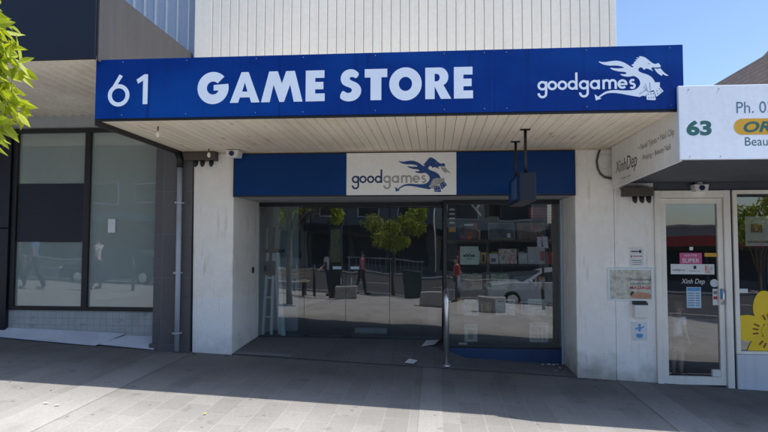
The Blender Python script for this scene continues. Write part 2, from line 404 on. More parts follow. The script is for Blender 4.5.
def tag(o, label, cat, group=None):
    o['label'] = label; o['category'] = cat
    if group: o['group'] = group
    return o

def dup(root, loc, label, group=None, rz=None):
    r = root.copy(); COL.objects.link(r); r.location = loc; r['label'] = label
    if rz is not None: r.rotation_euler.z = rz
    if group: r['group'] = group
    def rec(a, b):
        for ch in list(a.children):
            c = ch.copy(); COL.objects.link(c); c.parent = b; rec(ch, c)
    rec(root, r)
    return r

def curve_mesh(cu):
    ob = bpy.data.objects.new('outline', cu); COL.objects.link(ob)
    dg = bpy.context.evaluated_depsgraph_get(); ev = ob.evaluated_get(dg); me = ev.to_mesh()
    vf = ([tuple(v.co) for v in me.vertices], [tuple(p.vertices) for p in me.polygons])
    ev.to_mesh_clear(); bpy.data.objects.remove(ob); bpy.data.curves.remove(cu)
    return vf

def fill(loops, depth=.002):
    cu = bpy.data.curves.new('outline', 'CURVE'); cu.dimensions = '2D'; cu.fill_mode = 'BOTH'; cu.extrude = depth
    for lp in loops:
        sp = cu.splines.new('POLY'); sp.points.add(len(lp) - 1); sp.use_cyclic_u = True
        for p, q in zip(sp.points, lp): p.co = (q[0], q[1], 0, 1)
    return curve_mesh(cu)

def text(body, w=None, h=None, depth=.0004, bold=0.0, shear=0.0, spacing=1.0, fit='box'):
    """Lettering from the built-in font, scaled so that its bounding box is w by h with its corner at 0,0."""
    cu = bpy.data.curves.new('lettering', 'FONT'); cu.body = body; cu.size = 1.0; cu.extrude = 0; cu.offset = bold; cu.shear = shear
    cu.space_character = spacing; cu.fill_mode = 'FRONT'; cu.resolution_u = 4
    vs, fs = curve_mesh(cu)
    x0 = min(v[0] for v in vs); x1 = max(v[0] for v in vs); y0 = min(v[1] for v in vs); y1 = max(v[1] for v in vs)
    sx = w / (x1 - x0) if w else None; sy = h / (y1 - y0) if h else None
    sx = sx or sy; sy = sy or sx
    return [((v[0] - x0) * sx, (v[1] - y0) * sy, depth) for v in vs], fs

def stroke(pts, w, close=False):
    """Ribbon of width w along a polyline, as one 2-D outline (list of loops)."""
    P = [Vector((p[0], p[1])) for p in pts]; n = len(P); L = []; R = []
    for i in range(n):
        if close: a, b = P[i - 1], P[(i + 1) % n]
        else: a, b = P[max(i - 1, 0)], P[min(i + 1, n - 1)]
        t = (b - a).normalized(); nn = Vector((-t.y, t.x)) * w / 2
        L.append(P[i] + nn); R.append(P[i] - nn)
    return [L, R] if close else [L + R[::-1]]

def arc(cx, cy, r, a0, a1, n=22, ry=None):
    ry = ry or r
    return [(cx + r * cos(radians(a0 + (a1 - a0) * i / n)), cy + ry * sin(radians(a0 + (a1 - a0) * i / n))) for i in range(n + 1)]

def ring(cx, cy, r, w, n=36): return stroke(arc(cx, cy, r, 0, 360 - 360 / n, n - 1), w, True)

def front(x0, z0, y0, sx=1.0, sz=None):
    """Map 2-D artwork on to an upright face that looks toward the street (-Y)."""
    sz = sz or sx
    return lambda u, v, d=0: (x0 + u * sx, y0 - d, z0 + v * sz)

# ------------------------------------------------------------------ camera, light, world
cam = bpy.data.cameras.new('camera'); camo = bpy.data.objects.new('camera', cam); COL.objects.link(camo)
cam.sensor_width = 36; cam.lens = 36 * 575 / 768; cam.clip_end = 2000; cam.clip_start = .05
yaw, pit, rol = .0877, .0501, -.003
r0 = Vector((cos(yaw), sin(yaw), 0)); f0 = Vector((-sin(yaw), cos(yaw), 0)); up0 = Vector((0, 0, 1))
fw = f0 * cos(pit) + up0 * sin(pit); u0 = -f0 * sin(pit) + up0 * cos(pit)
rt = r0 * cos(rol) - u0 * sin(rol); uu = r0 * sin(rol) + u0 * cos(rol)
mw = Matrix((rt, uu, -fw)).transposed().to_4x4(); mw.translation = Vector((0, -8, 1.72))
camo.matrix_world = mw; S.camera = camo

sun_dir = Vector((.52, -.105, 1)).normalized()
sl = bpy.data.lights.new('sun', 'SUN'); sl.energy = 5.0; sl.angle = radians(.5); sl.color = (1, .955, .88)
so = bpy.data.objects.new('sun', sl); COL.objects.link(so); so.rotation_euler = sun_dir.to_track_quat('Z', 'Y').to_euler()
so.location = (8, -6, 20)
w = bpy.data.worlds.new('World'); S.world = w; w.use_nodes = True
nt = w.node_tree; bg = nt.nodes['Background']; bg.inputs[1].default_value = .15
sky = nt.nodes.new('ShaderNodeTexSky'); sky.sky_type = 'NISHITA'; sky.sun_disc = False
sky.sun_elevation = math.asin(sun_dir.z); sky.sun_rotation = math.atan2(sun_dir.x, sun_dir.y)
sky.air_density = 1.1; sky.dust_density = 1.2; sky.ozone_density = 1.0
nt.links.new(mixc(nt, 1.0, sky.outputs[0], (1.14, 1.25, 1.42), 'MULTIPLY'), bg.inputs[0])
S.view_settings.view_transform = 'Standard'; S.view_settings.look = 'None'; S.view_settings.exposure = 0
S.render.engine = 'CYCLES'; S.cycles.max_bounces = 8; S.cycles.transparent_max_bounces = 12
S.cycles.diffuse_bounces = 5; S.cycles.caustics_reflective = False; S.cycles.caustics_refractive = False
S.cycles.use_denoising = True; S.cycles.sample_clamp_indirect = 6

# ------------------------------------------------------------------ the ground
def sheet(name, xs, ys, fz, material):
    mb = MB(); grid = [[mb.bm.verts.new((x, y, fz(x, y))) for x in xs] for y in ys]
    for j in range(len(ys) - 1):
        for i in range(len(xs) - 1): mb.bm.faces.new((grid[j][i], grid[j][i + 1], grid[j + 1][i + 1], grid[j + 1][i]))
    o = mb.build(name, material); o['kind'] = 'structure'; return o
XS = [-60, -30, -20, -12, -8, -6, -4, -2, 0, 2, 4, 6, 8, 12, 20, 30, 60]
sheet('ground', [-400, -60, -30, 30, 60, 400], [-400, -60, -34, 0, 40, 400], lambda x, y: g(x, -13) - .8, 'earth')
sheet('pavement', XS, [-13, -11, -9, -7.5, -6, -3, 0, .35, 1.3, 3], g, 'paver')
def road_z(x, y): return g(x, -13) - .14
sheet('road', XS, [-29, -25, -21, -17, -13.0], road_z, 'asphalt')
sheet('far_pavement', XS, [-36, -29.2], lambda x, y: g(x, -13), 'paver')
def long_box(name, y0, y1, top, drop, material):
    mb = MB()
    for a, b in zip(XS, XS[1:]):
        p = [(a, y0, top(a) - drop), (b, y0, top(b) - drop), (b, y1, top(b) - drop), (a, y1, top(a) - drop),
             (a, y0, top(a)), (b, y0, top(b)), (b, y1, top(b)), (a, y1, top(a))]
        mb.hexa(p)
    o = mb.build(name, material); o['kind'] = 'structure'
long_box('kerb', -13.16, -13.0, lambda x: g(x, -13) + .003, .3, 'kerb')
long_box('far_kerb', -29.2, -29.04, lambda x: g(x, -13) + .003, .3, 'kerb')
mb = MB()
for k in range(-9, 10):
    x0 = k * 4.5; mb.quad(*[(x, y, road_z(x, 0) + .004) for x, y in ((x0, -21.1), (x0 + 2, -21.1), (x0 + 2, -20.98), (x0, -20.98))])
for a, b in zip(XS, XS[1:]):
    mb.quad(*[(x, y, road_z(x, 0) + .004) for x, y in ((a, -15.7), (b, -15.7), (b, -15.6), (a, -15.6))])
mb.build('road_marking', 'road_paint')['kind'] = 'structure'
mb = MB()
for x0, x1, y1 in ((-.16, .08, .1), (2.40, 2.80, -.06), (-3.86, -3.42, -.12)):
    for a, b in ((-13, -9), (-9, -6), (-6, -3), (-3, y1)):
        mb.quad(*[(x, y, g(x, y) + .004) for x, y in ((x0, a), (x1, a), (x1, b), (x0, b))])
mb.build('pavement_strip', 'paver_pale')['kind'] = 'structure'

# entry floor: rises from the pavement to the door sill
def smooth(t): t = max(0, min(1, t)); return t * t * (3 - 2 * t)
def entry_z(x, y):
    t = max(0, min(1, y / 1.22)); lift = g(x, y) * (1 - t) + .22 * t
    k = smooth((x - .08) / .4)
    return .008 + lift * (1 - k) + g(x, y) * k
sheet('entry_floor', [-2.86 + 4.76 * i / 20 for i in range(21)], [.0, .2, .4, .6, .8, 1.0, 1.22, 1.5], entry_z, 'entry')
mb = MB(); mb.quad(*[(x, y, entry_z(x, y) + .006) for x, y in ((-2.84, .02), (-2.0, .02), (-2.05, .16), (-2.84, .16))])
mb.build('threshold_strip', 'render_grey')['kind'] = 'structure'

# ------------------------------------------------------------------ GAME SHOP BUILDING (middle)
shop = thing('shop_building', 'middle shop with white piers, recessed glass front and cream ribbed upper wall', 'building', (-.5, 0, 0))
mb = MB()
for x0, x1 in ((-3.44, -2.86),):
    mb.hexa([(x0, 0, g(x0, 0) - .3), (x1, 0, g(x1, 0) - .3), (x1, 1.24, g(x1, 0) - .3), (x0, 1.24, g(x0, 0) - .3),
             (x0 - .03, 0, 3.10), (x1 - .01, 0, 3.10), (x1 - .01, 1.24, 3.10), (x0 - .03, 1.24, 3.10)], .012)
mb.build('pier', 'pier_patched', shop)
MB().box(1.905, 2.418, 0, 1.1, -.5, 3.10, .012).build('pier', 'pier', shop)
# ribbed cladding
mb = MB(); gap = MB(); x = -3.5
first = True
while x < 2.485:
    wd = .26 if first else .118; first = False; x1 = min(x + wd, 2.49)
    mb.prism([(x, .02), (x + .001, .010), (x + .004, .008), (x1 - .004, .008), (x1 - .001, .010), (x1, .02)], lambda u, v, d: (u, v, d), 3.56, 8.2); x = x1 + .013
mb.build('upper_wall_cladding', 'cream', shop)
MB().box(-3.498, 2.488, .021, .32, 3.2, 8.2).build('upper_wall', 'cream_gap', shop)
MB().box(-3.5, 2.49, .33, 9, 3.2, 8.18).build('rear_block', 'cream', shop)
# canopy
mb = MB(); x = -3.585
while x < 2.40:
    x1 = min(x + .1, 2.415); mb.box(x, x1, -2.195, -.004, 3.04, 3.055); x = x1 + .006
canopy = MB().box(-3.60, 2.418, -2.19, 0, 3.058, 3.672).build('canopy', 'soffit_gap', shop)
mb.build('soffit', 'soffit', canopy)
mb = MB().box(-3.60, 2.42, -2.215, -2.19, 3.028, 3.055).box(-3.62, -3.59, -2.2, -.12, 2.985, 3.10)
mb.build('edge_trim', 'black', canopy)
MB().box(-3.45, 2.42, -.03, .012, 3.02, 3.04).build('cornice', 'soffit_gap', canopy)
# bulkhead over the entrance
MB().box(-2.86, 1.905, .0, 1.24, 2.405, 3.09).build('bulkhead', 'header', shop)
# interior
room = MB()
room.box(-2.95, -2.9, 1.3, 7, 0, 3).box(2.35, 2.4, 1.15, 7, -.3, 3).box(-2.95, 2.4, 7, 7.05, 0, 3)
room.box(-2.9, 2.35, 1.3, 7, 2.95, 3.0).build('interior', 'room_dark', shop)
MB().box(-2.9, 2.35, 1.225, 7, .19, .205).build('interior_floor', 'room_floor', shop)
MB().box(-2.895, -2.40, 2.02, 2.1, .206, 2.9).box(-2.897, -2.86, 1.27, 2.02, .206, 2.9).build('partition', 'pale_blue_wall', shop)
# right-hand display window
YW = .80
win = MB()
win.box(.13, .185, YW - .03, YW + .03, .02, 2.40, .006)
win.box(.185, 1.862, YW - .03, YW + .03, 2.335, 2.40, .006)
win.box(.185, 1.862, YW - .03, YW + .03, .185, .215, .006)
wf = win.build('window', 'dark_frame', shop)
MB().box(1.864, 1.902, YW - .05, YW + .05, -.05, 2.40, .006).build('jamb', 'frame_blue', wf)
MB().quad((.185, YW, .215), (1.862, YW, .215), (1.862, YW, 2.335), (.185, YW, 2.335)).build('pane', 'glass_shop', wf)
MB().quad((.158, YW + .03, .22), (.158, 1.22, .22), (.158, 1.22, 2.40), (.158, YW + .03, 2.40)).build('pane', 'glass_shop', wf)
MB().box(.186, 1.866, YW - .045, YW + .06, -.12, .184, .008).build('riser', 'blue_riser', wf)
# frameless glass wall with a pair of doors
YD = 1.22
gw = MB().box(-2.86, .13, YD - .03, YD + .03, 2.34, 2.404, .004).build('glass_wall', 'dark_frame', shop)
MB().box(-2.86, .13, YD - .02, YD + .02, .20, .236, .004).build('sill_rail', 'dark_frame', gw)
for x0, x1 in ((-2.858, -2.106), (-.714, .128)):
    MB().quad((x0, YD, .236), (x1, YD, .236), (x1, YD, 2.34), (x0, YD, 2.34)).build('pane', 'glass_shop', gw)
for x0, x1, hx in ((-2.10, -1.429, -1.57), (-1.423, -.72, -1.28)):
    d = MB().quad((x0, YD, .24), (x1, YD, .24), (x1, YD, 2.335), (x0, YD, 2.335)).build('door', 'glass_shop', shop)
    MB().box(x0, x0 + .10, YD - .010, YD + .010, .238, .275, .003).build('hinge_fitting', 'dark_frame', d)
    MB().box(hx - .07, hx + .07, YD - .004, YD - .001, 1.325, 1.37).build('push_label', 'paper_blue', d)
    MB().tube([(hx + (.06 if hx < -1.4 else -.06), YD + .05, .95), (hx + (.06 if hx < -1.4 else -.06), YD + .05, 1.28)], .012, 8).build('handle', 'steel', d)
# junction plate on the left reveal
tag(MB().box(-2.862, -2.845, .86, .93, 1.27, 1.36, .003).build('light_switch', 'dark_frame'), 'small dark switch plate on the inner side of the left white pier', 'switch')

# ------------------------------------------------------------------ LEFT NEIGHBOUR
left = thing('neighbour_building', 'dark shop on the left with navy fascia, hazed windows and grey tiled pillar', 'building', (-6.2, 0, .3))
MB().box(-14, -3.565, -2.32, -2.29, 3.67, 4.52, .006).build('fascia', 'navy', left)
MB().box(-3.564, -3.545, -2.29, .06, 3.66, 4.52).build('awning_side', 'grey_box', left)
MB().box(-14, -3.57, -2.285, .28, 3.76, 4.5).build('awning', 'grey_box', left)
mb = MB(); xs = [-14 + .0125 * i for i in range(int(10.43 / .0125) + 1)]
prev = None
for x in xs:
    z = 3.70 + .022 * sin(2 * pi * x / .15)
    cur = (mb.bm.verts.new((x, -2.285, z)), mb.bm.verts.new((x, .29, z)))
    if prev: f = mb.bm.faces.new((prev[0], cur[0], cur[1], prev[1])); f.smooth = True
    prev = cur
mb.build('soffit', 'soffit_iron', left)
mb = MB()
mb.box(-14, -3.505, .30, .34, 3.5, 8.2)
up = mb.build('upper_wall', 'blue_clad', left)
mb = MB(); x = -6
while x < -3.52: mb.box(x, x + .022, .27, .30, 4.5, 8.2); x += .175
mb.build('rib', 'rib_light', up)
MB().box(-14, -3.9, .29, .42, 3.49, 3.72).build('header', 'header', left)
# window
fr = MB()
fr.box(-6.46, -6.385, .26, .36, .72, 3.49, .006).box(-5.30, -5.21, .26, .36, .72, 3.49, .006).box(-4.16, -4.09, .26, .36, .72, 3.49, .006)
fr.box(-6.385, -5.30, .262, .358, 3.42, 3.488).box(-5.21, -4.16, .262, .358, 3.42, 3.488)
fr.box(-6.385, -5.30, .262, .358, .722, .775).box(-5.21, -4.16, .262, .358, .722, .775)
fw_ = fr.build('window', 'black', left)
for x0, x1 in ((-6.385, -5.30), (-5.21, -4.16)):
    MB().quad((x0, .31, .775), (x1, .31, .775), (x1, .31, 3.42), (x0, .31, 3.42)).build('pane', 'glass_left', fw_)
MB().box(-6.46, -4.05, .95, 1.0, .3, 3.7).box(-6.5, -6.46, .36, 1, .3, 3.7).box(-4.09, -4.05, .36, 1, .3, 3.7).box(-6.46, -4.09, .36, .95, .70, .74).build('interior', 'whitewash', left)
MB().box(-6.365, -5.305, .285, .30, 1.75, 2.64, .003).build('blackout_panel', 'navy', fw_)
MB().box(-14, -4.03, .29, .42, -.2, .715).build('riser', 'tile_pale', left)
mb = MB(); x = -6.465
while x > -13: mb.box(x - 1.1, x, .22, .29, .2, 1.95, .004).box(x - 1.1, x, .22, .29, 1.965, 3.49, .004); x -= 1.115
mb.build('black_cladding', 'navy', left)
MB().box(-4.03, -3.475, -.02, .42, -.2, 3.72, .01).build('pillar', 'tile_grey', left)
MB().box(-4.06, -3.478, -.05, .1, -.2, .30, .01).build('plinth', 'tile_grey', left)
MB().box(-14, -3.51, .42, 9, 0, 8.18).build('rear_block', 'render_grey', left)
tag(MB().box(-4.915, -4.80, .283, .302, 1.89, 2.10, .002).build('notice', 'paper'), 'small white notice stuck to the hazed window of the left shop', 'notice')

# pale flat boards against the left shop
bd = []
for (xa, xb), lab in (((-6.95, -4.86), 'longer pale flat board lying along the foot of the left shop'), ((-4.84, -3.98), 'shorter pale flat board lying beside the grey tiled pillar')):
    z0a, z0b = g(xa, .05) + .02, g(xb, -.02) + .012
    mb = MB().hexa([(xa, .12 if xa < -5 else .0, z0a), (xb - (.0), -.06, z0b), (xb + (.25 if xa < -5 else 0), .27, z0b + .115), (xa + .25, .285, z0a + .075),
                    (xa, .12 if xa < -5 else .0, z0a + .018), (xb, -.06, z0b + .018), (xb + (.25 if xa < -5 else 0), .27, z0b + .133), (xa + .25, .285, z0a + .093)])
    bd.append(tag(mb.build('flat_board', 'card'), lab, 'board', 'boards at the foot of the left shop'))

# drain pipe
t = thing('drain_pipe', 'pale grey drain pipe running down between the two shops', 'pipe', (-3.63, -.06, g(-3.63, 0)))
MB().tube([(-3.635, -.075, g(-3.63, 0) + .01), (-3.635, -.075, 1.35), (-3.64, -.075, 2.84)], .036, 12).build('pipe', 'pipe', t)
for z in (.45, 1.3, 2.3): MB().box(-3.69, -3.585, -.118, -.02, z, z + .025, .004).build('bracket', 'pipe', t)
MB().tube([(-3.64, -.075, 2.82), (-3.64, -.075, 2.95), (-3.64, -.2, 3.04), (-3.62, -.5, 3.07)], .045, 12).build('elbow', 'black', t)

# ------------------------------------------------------------------ RIGHT NEIGHBOUR
right = thing('salon_building', 'white beauty salon on the right with cream framed glass door and low awning', 'building', (4.5, 0, -.2))
MB().box(2.421, 2.935, .004, .3, -.6, 3.6, .004).build('wall_panel', 'pier_smooth', right)
MB().box(2.43, 9, .3, 9, -.8, 3.5).build('rear_block', 'render_grey', right) if False else None
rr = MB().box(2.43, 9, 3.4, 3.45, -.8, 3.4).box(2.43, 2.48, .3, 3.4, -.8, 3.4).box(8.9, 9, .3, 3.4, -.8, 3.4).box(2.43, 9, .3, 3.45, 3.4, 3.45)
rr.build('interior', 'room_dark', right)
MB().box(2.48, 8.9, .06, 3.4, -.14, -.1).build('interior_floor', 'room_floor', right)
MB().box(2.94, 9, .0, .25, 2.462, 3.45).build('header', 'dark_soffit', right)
dr = MB().box(2.937, 3.015, -.03, .10, g(2.97, 0) - .2, 2.46, .006).box(3.015, 3.82, -.028, .098, 2.36, 2.458, .006).box(3.82, 3.905, -.03, .10, g(3.9, 0) - .2, 2.46, .006).build('door_frame', 'frame_cream', right)
door = MB().box(3.02, 3.09, .0, .045, -.11, 2.355, .005).box(3.745, 3.815, .0, .045, -.11, 2.355, .005).box(3.09, 3.745, .002, .043, 2.28, 2.353).box(3.09, 3.745, .002, .043, -.108, .0).build('door', 'frame_cream', right)
MB().quad((3.09, .03, .0), (3.745, .03, .0), (3.745, .03, 2.28), (3.09, .03, 2.28)).build('pane', 'glass_door', door)
MB().tube([(3.78, -.005, .95), (3.78, -.045, .97), (3.78, -.045, 1.13), (3.78, -.005, 1.15)], .011, 8).build('handle', 'steel', door)
MB().box(3.76, 3.80, -.012, .001, 1.02, 1.15, .003).build('lock_plate', 'sky_blue', door)
MB().box(3.63, 3.735, -.02, .028, .005, .095, .004).build('floor_stop', 'cam_white', door)
w2 = MB().box(3.935, 3.99, -.03, .10, .31, 2.46, .006).box(3.99, 8.9, -.028, .098, 2.41, 2.458).box(3.99, 8.9, -.028, .098, .31, .345).box(5.9, 5.96, -.026, .096, .345, 2.41).build('window', 'frame_cream', right)
MB().quad((3.99, .03, .345), (5.9, .03, .345), (5.9, .03, 2.41), (3.99, .03, 2.41)).build('pane', 'glass_door', w2)
MB().quad((5.96, .03, .345), (8.9, .03, .345), (8.9, .03, 2.41), (5.96, .03, 2.41)).build('pane', 'glass_door', w2)
MB().hexa([(3.935, -.04, g(3.935, 0) - .3), (8.9, -.04, g(8.9, 0) - .3), (8.9, .1, g(8.9, 0) - .3), (3.935, .1, g(3.935, 0) - .3),
           (3.935, -.04, .305), (8.9, -.04, .305), (8.9, .1, .305), (3.935, .1, .305)]).build('riser', 'riser_white', right)
MB().box(3.907, 3.933, .0, .08, -.5, 2.46).build('mullion_gap', 'dark_frame', right)
mb = MB(); y = -2.25
while y < -.03: mb.box(2.40, 9, y, y + .10, 2.56, 2.575); y += .108
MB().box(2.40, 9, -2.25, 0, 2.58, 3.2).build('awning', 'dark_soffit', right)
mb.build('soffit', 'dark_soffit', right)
mb = MB()
mb.hexa([(2.362, -2.25, 2.535), (2.382, -2.25, 2.535), (2.382, -.12, 2.47), (2.362, -.12, 2.47), (2.362, -2.25, 3.04), (2.382, -2.25, 3.04), (2.382, -.12, 3.036), (2.362, -.12, 3.036)])
side_sign = thing('side_sign', 'grey white side panel of the salon awning with faint salon lettering', 'sign', (2.37, -1.2, 2.47))
mb.build('panel', 'side_white', side_sign)
def side(y0, z0): return lambda u, v, d=0: (2.3605 - d, y0 - u, z0 + v)
mb = MB().add(text('Xinh', .42, .15, shear=.2), side(-.28, 2.66)).add(text('Dep', .36, .22, shear=.15), side(-.72, 2.60))
mb.build('lettering', 'line_mid', side_sign)
mb = MB().add(text('\u2022 Facial Types \u2022 Nail Clip', 1.0, .085), side(-1.14, 2.80)).add(text('Waxing \u2022 Beauty Nail', .78, .075), side(-1.26, 2.67))
mb.add(text('beauty salon', .35, .035), side(-.5, 2.55))
mb.build('lettering', 'line_soft', side_sign)

awn = thing('awning_sign', 'white salon sign with green number 63 and part of a gold badge', 'sign', (5, -2.29, 2.55))
MB().box(2.345, 9, -2.29, -2.252, 2.545, 3.262, .005).build('panel', 'panel_white', awn)
for x in (2.44, 2.72, 3.6, 4.4):
    for z in (2.575, 3.225): MB().ell((x, -2.291, z), (.006, .005, .006), 8).build('screw', 'logo_grey', awn)
P = lambda x, z: front(x, z, -2.2902)
MB().add(text('63', .232, .148, bold=.045), P(2.413, 2.775)).build('lettering', 'green_vinyl', awn)
MB().add(text('Ph. 03', .335, .112), P(2.875, 2.985)).build('lettering', 'blueprint', awn)
MB().add(text('Beau', .205, .082), P(2.945, 2.672)).build('lettering', 'green_vinyl', awn)
bd_ = MB().prism([(q[0], q[1]) for q in arc(2.925, 2.855, .078, 90, 270, 14)] + [(3.9, 2.777), (3.9, 2.933)], lambda u, v, d: (u, -2.2902 - d, v), 0, .0006).build('badge', 'gold', awn)
MB().add(text('OR', .25, .105, shear=.25, bold=.03), front(2.935, 2.80, -2.2910)).build('lettering', 'green_vinyl', bd_)

# far brick building behind the salon
far = thing('brick_building', 'brown brick side wall of a taller building behind the salon', 'building', (10, 12, 0))
MB().prism([(4.0, -1), (26, -1), (26, 6.25), (6.6, 6.35), (6.35, 6.42), (5.2, 7.3), (4.0, 7.35)], lambda u, v, d: (d, u, v), 8.0, 14).build('wall', 'brick_far', far)

# ------------------------------------------------------------------ FASCIA SIGN
fas = thing('fascia_sign', 'long blue shop sign reading 61 GAME STORE above the canopy', 'sign', (-.6, -2.23, 3.05))
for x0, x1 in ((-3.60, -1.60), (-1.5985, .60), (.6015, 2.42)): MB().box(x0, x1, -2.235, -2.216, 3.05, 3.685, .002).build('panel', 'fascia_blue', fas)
for x in (-3.3, -2.6, -1.85, -1.35, -.6, .1, .5, .72, 1.5, 2.3):
    for z in (3.085, 3.655): MB().ell((x, -2.236, z), (.0045, .004, .0045), 8).build('screw', 'logo_grey', fas)
YF = -2.2353
def scaled(loops, x0, x1, z0, h): return [[(x0 + u * (x1 - x0), z0 + v * h) for u, v in lp] for lp in loops]
L_A = [[(0, 0), (.28, 0), (.335, .17), (.665, .17), (.72, 0), (1, 0), (.62, 1), (.38, 1)], [(.41, .36), (.5, .66), (.59, .36)]]
L_M = [[(0, 0), (.21, 0), (.30, .56), (.445, 0), (.555, 0), (.70, .56), (.79, 0), (1, 0), (.81, 1), (.60, 1), (.5, .60), (.40, 1), (.19, 1)]]
L_E = [[(0, 0), (1, 0), (1, .25), (.5, .25), (.5, .385), (.93, .385), (.93, .625), (.5, .625), (.5, .755), (.98, .755), (.98, 1), (0, 1)]]
L_T = [[(.26, 0), (.74, 0), (.74, .73), (1, .73), (1, 1), (0, 1), (0, .73), (.26, .73)]]
L_O = [arc(.5, .5, .5, 0, 350, 35, .53), arc(.5, .5, .205, 0, 350, 35, .225)]
L_R = [[(0, 0), (.36, 0), (.36, .40), (.60, 0), (1, 0), (.70, .44)] + arc(.55, .70, .34, -50, 90, 12, .30) + [(0, 1)], [(.36, .56), (.36, .80), (.44, .80)] + arc(.44, .68, .12, 80, -80, 8) + [(.44, .56)]]
L_G = [arc(.5, .5, .50, 42, 318, 40, .53)[:] ]
g_out = arc(.5, .5, .50, 46, 372, 46, .53); g_in = arc(.5, .5, .20, 332, 46, 30, .215)
L_G = [[p for p in arc(.5, .5, .50, 44, 374, 46, .53)] + [(.52, .60), (.52, .415), (.66, .415)] + arc(.5, .5, .20, 330, 44, 26, .215)]
# S from a thick spine
spine = arc(.52, .745, .255, 20, 255, 20, .17) + arc(.47, .235, .29, 85, -150, 20, .185)
def put(mb, loops, y=YF, depth=.0005): mb.add(fill(loops, depth), lambda u, v, d: (u, y - d, v))
zb, ch = 3.193, .322
big = MB()
for lp, a, b in ((L_G, -2.475, -2.14), (L_A, -2.124, -1.808), (L_M, -1.792, -1.354), (L_E, -1.322, -1.123),
                 (L_T, -.709, -.478), (L_O, -.457, -.127), (L_R, -.091, .170), (L_E, .197, .387)):
    put(big, scaled(lp, a, b, zb, ch))
# heavy S as one outline
cs = [(.90, .86), (.70, .985), (.52, 1.02), (.28, .985), (.10, .86), (.05, .70), (.12, .54), (.30, .46), (.48, .415), (.565, .365), (.55, .285), (.45, .245),
      (.32, .25), (.14, .345), (0, .10), (.20, .0), (.42, -.03), (.68, .0), (.90, .12), (.985, .30), (.94, .45), (.80, .56), (.60, .625), (.48, .665), (.455, .72), (.52, .765), (.63, .755), (.75, .70)]
def chaikin(p, k=2):
    for _ in range(k):
        q = []
        for a, b in zip(p, p[1:] + p[:1]):
            q += [(a[0] * .75 + b[0] * .25, a[1] * .75 + b[1] * .25), (a[0] * .25 + b[0] * .75, a[1] * .25 + b[1] * .75)]
        p = q
    return p
put(big, scaled([chaikin(cs)], -.972, -.738, zb, ch))
big.build('lettering', 'sign_white', fas)
num = MB()
s6 = [(x, z) for x, z in arc(0, 0, .098, 0, 350, 35, .098)]
put(num, stroke([(-3.34 + u, 3.297 + v) for u, v in s6], .044, True))
put(num, [[(-3.445, 3.335), (-3.395, 3.352), (-3.298, 3.502), (-3.335, 3.522)]], YF - .0006)
put(num, [[(-3.072, 3.197), (-3.02, 3.197), (-3.02, 3.517), (-3.06, 3.517), (-3.145, 3.462), (-3.128, 3.418), (-3.072, 3.45)]])
num.build('number', 'sign_white', fas)

# ------------------------------------------------------------------ LOGO (drawn once, used on both shop signs)
CX = lambda cx, cy: ((590 + cx / 7.578), (48 + cy / 7.578))
def loc(cx, cy):
    px, py = CX(cx, cy); return (px - 541.5, -(py + .041 * (px - 541.5) - 85.2))
DRAGON = [(52, 80), (100, 90), (150, 80), (195, 74), (240, 82), (280, 104), (312, 128), (325, 118), (303, 108), (328, 96), (326, 82), (352, 72), (330, 66), (365, 58), (336, 46), (372, 50), (362, 36), (400, 40), (430, 60), (455, 84), (480, 97), (498, 94), (506, 86), (516, 96), (526, 112), (518, 124), (490, 128), (462, 124), (452, 132), (472, 154), (448, 142), (432, 134), (412, 132), (400, 146), (390, 128), (372, 122), (358, 136), (358, 152), (380, 166), (428, 180), (460, 202), (482, 238), (470, 262), (440, 262), (410, 300), (385, 358), (300, 346), (200, 328), (130, 328), (92, 346), (64, 368), (52, 362), (84, 336), (120, 314), (180, 304), (250, 308), (322, 304), (354, 284), (372, 256), (368, 226), (350, 205), (325, 190), (290, 200), (245, 196), (215, 178), (262, 181), (272, 169), (250, 160), (215, 160), (172, 150), (140, 130), (190, 136), (235, 134), (256, 128), (230, 117), (190, 112), (140, 115), (92, 106)]
FLAME = [(476, 130), (500, 134), (522, 128), (532, 142), (552, 164), (582, 186), (560, 186), (540, 174), (530, 188), (506, 172), (488, 152)]
CARDS = [(392, 272), (408, 248), (440, 238), (470, 240), (516, 238), (514, 272), (470, 300), (420, 318), (405, 350), (362, 330)]
CUBE1 = [(413, 320), (470, 312), (484, 372), (474, 378), (416, 376)]
CUBE2 = [(470, 300), (512, 270), (541, 306), (492, 350), (484, 346)]
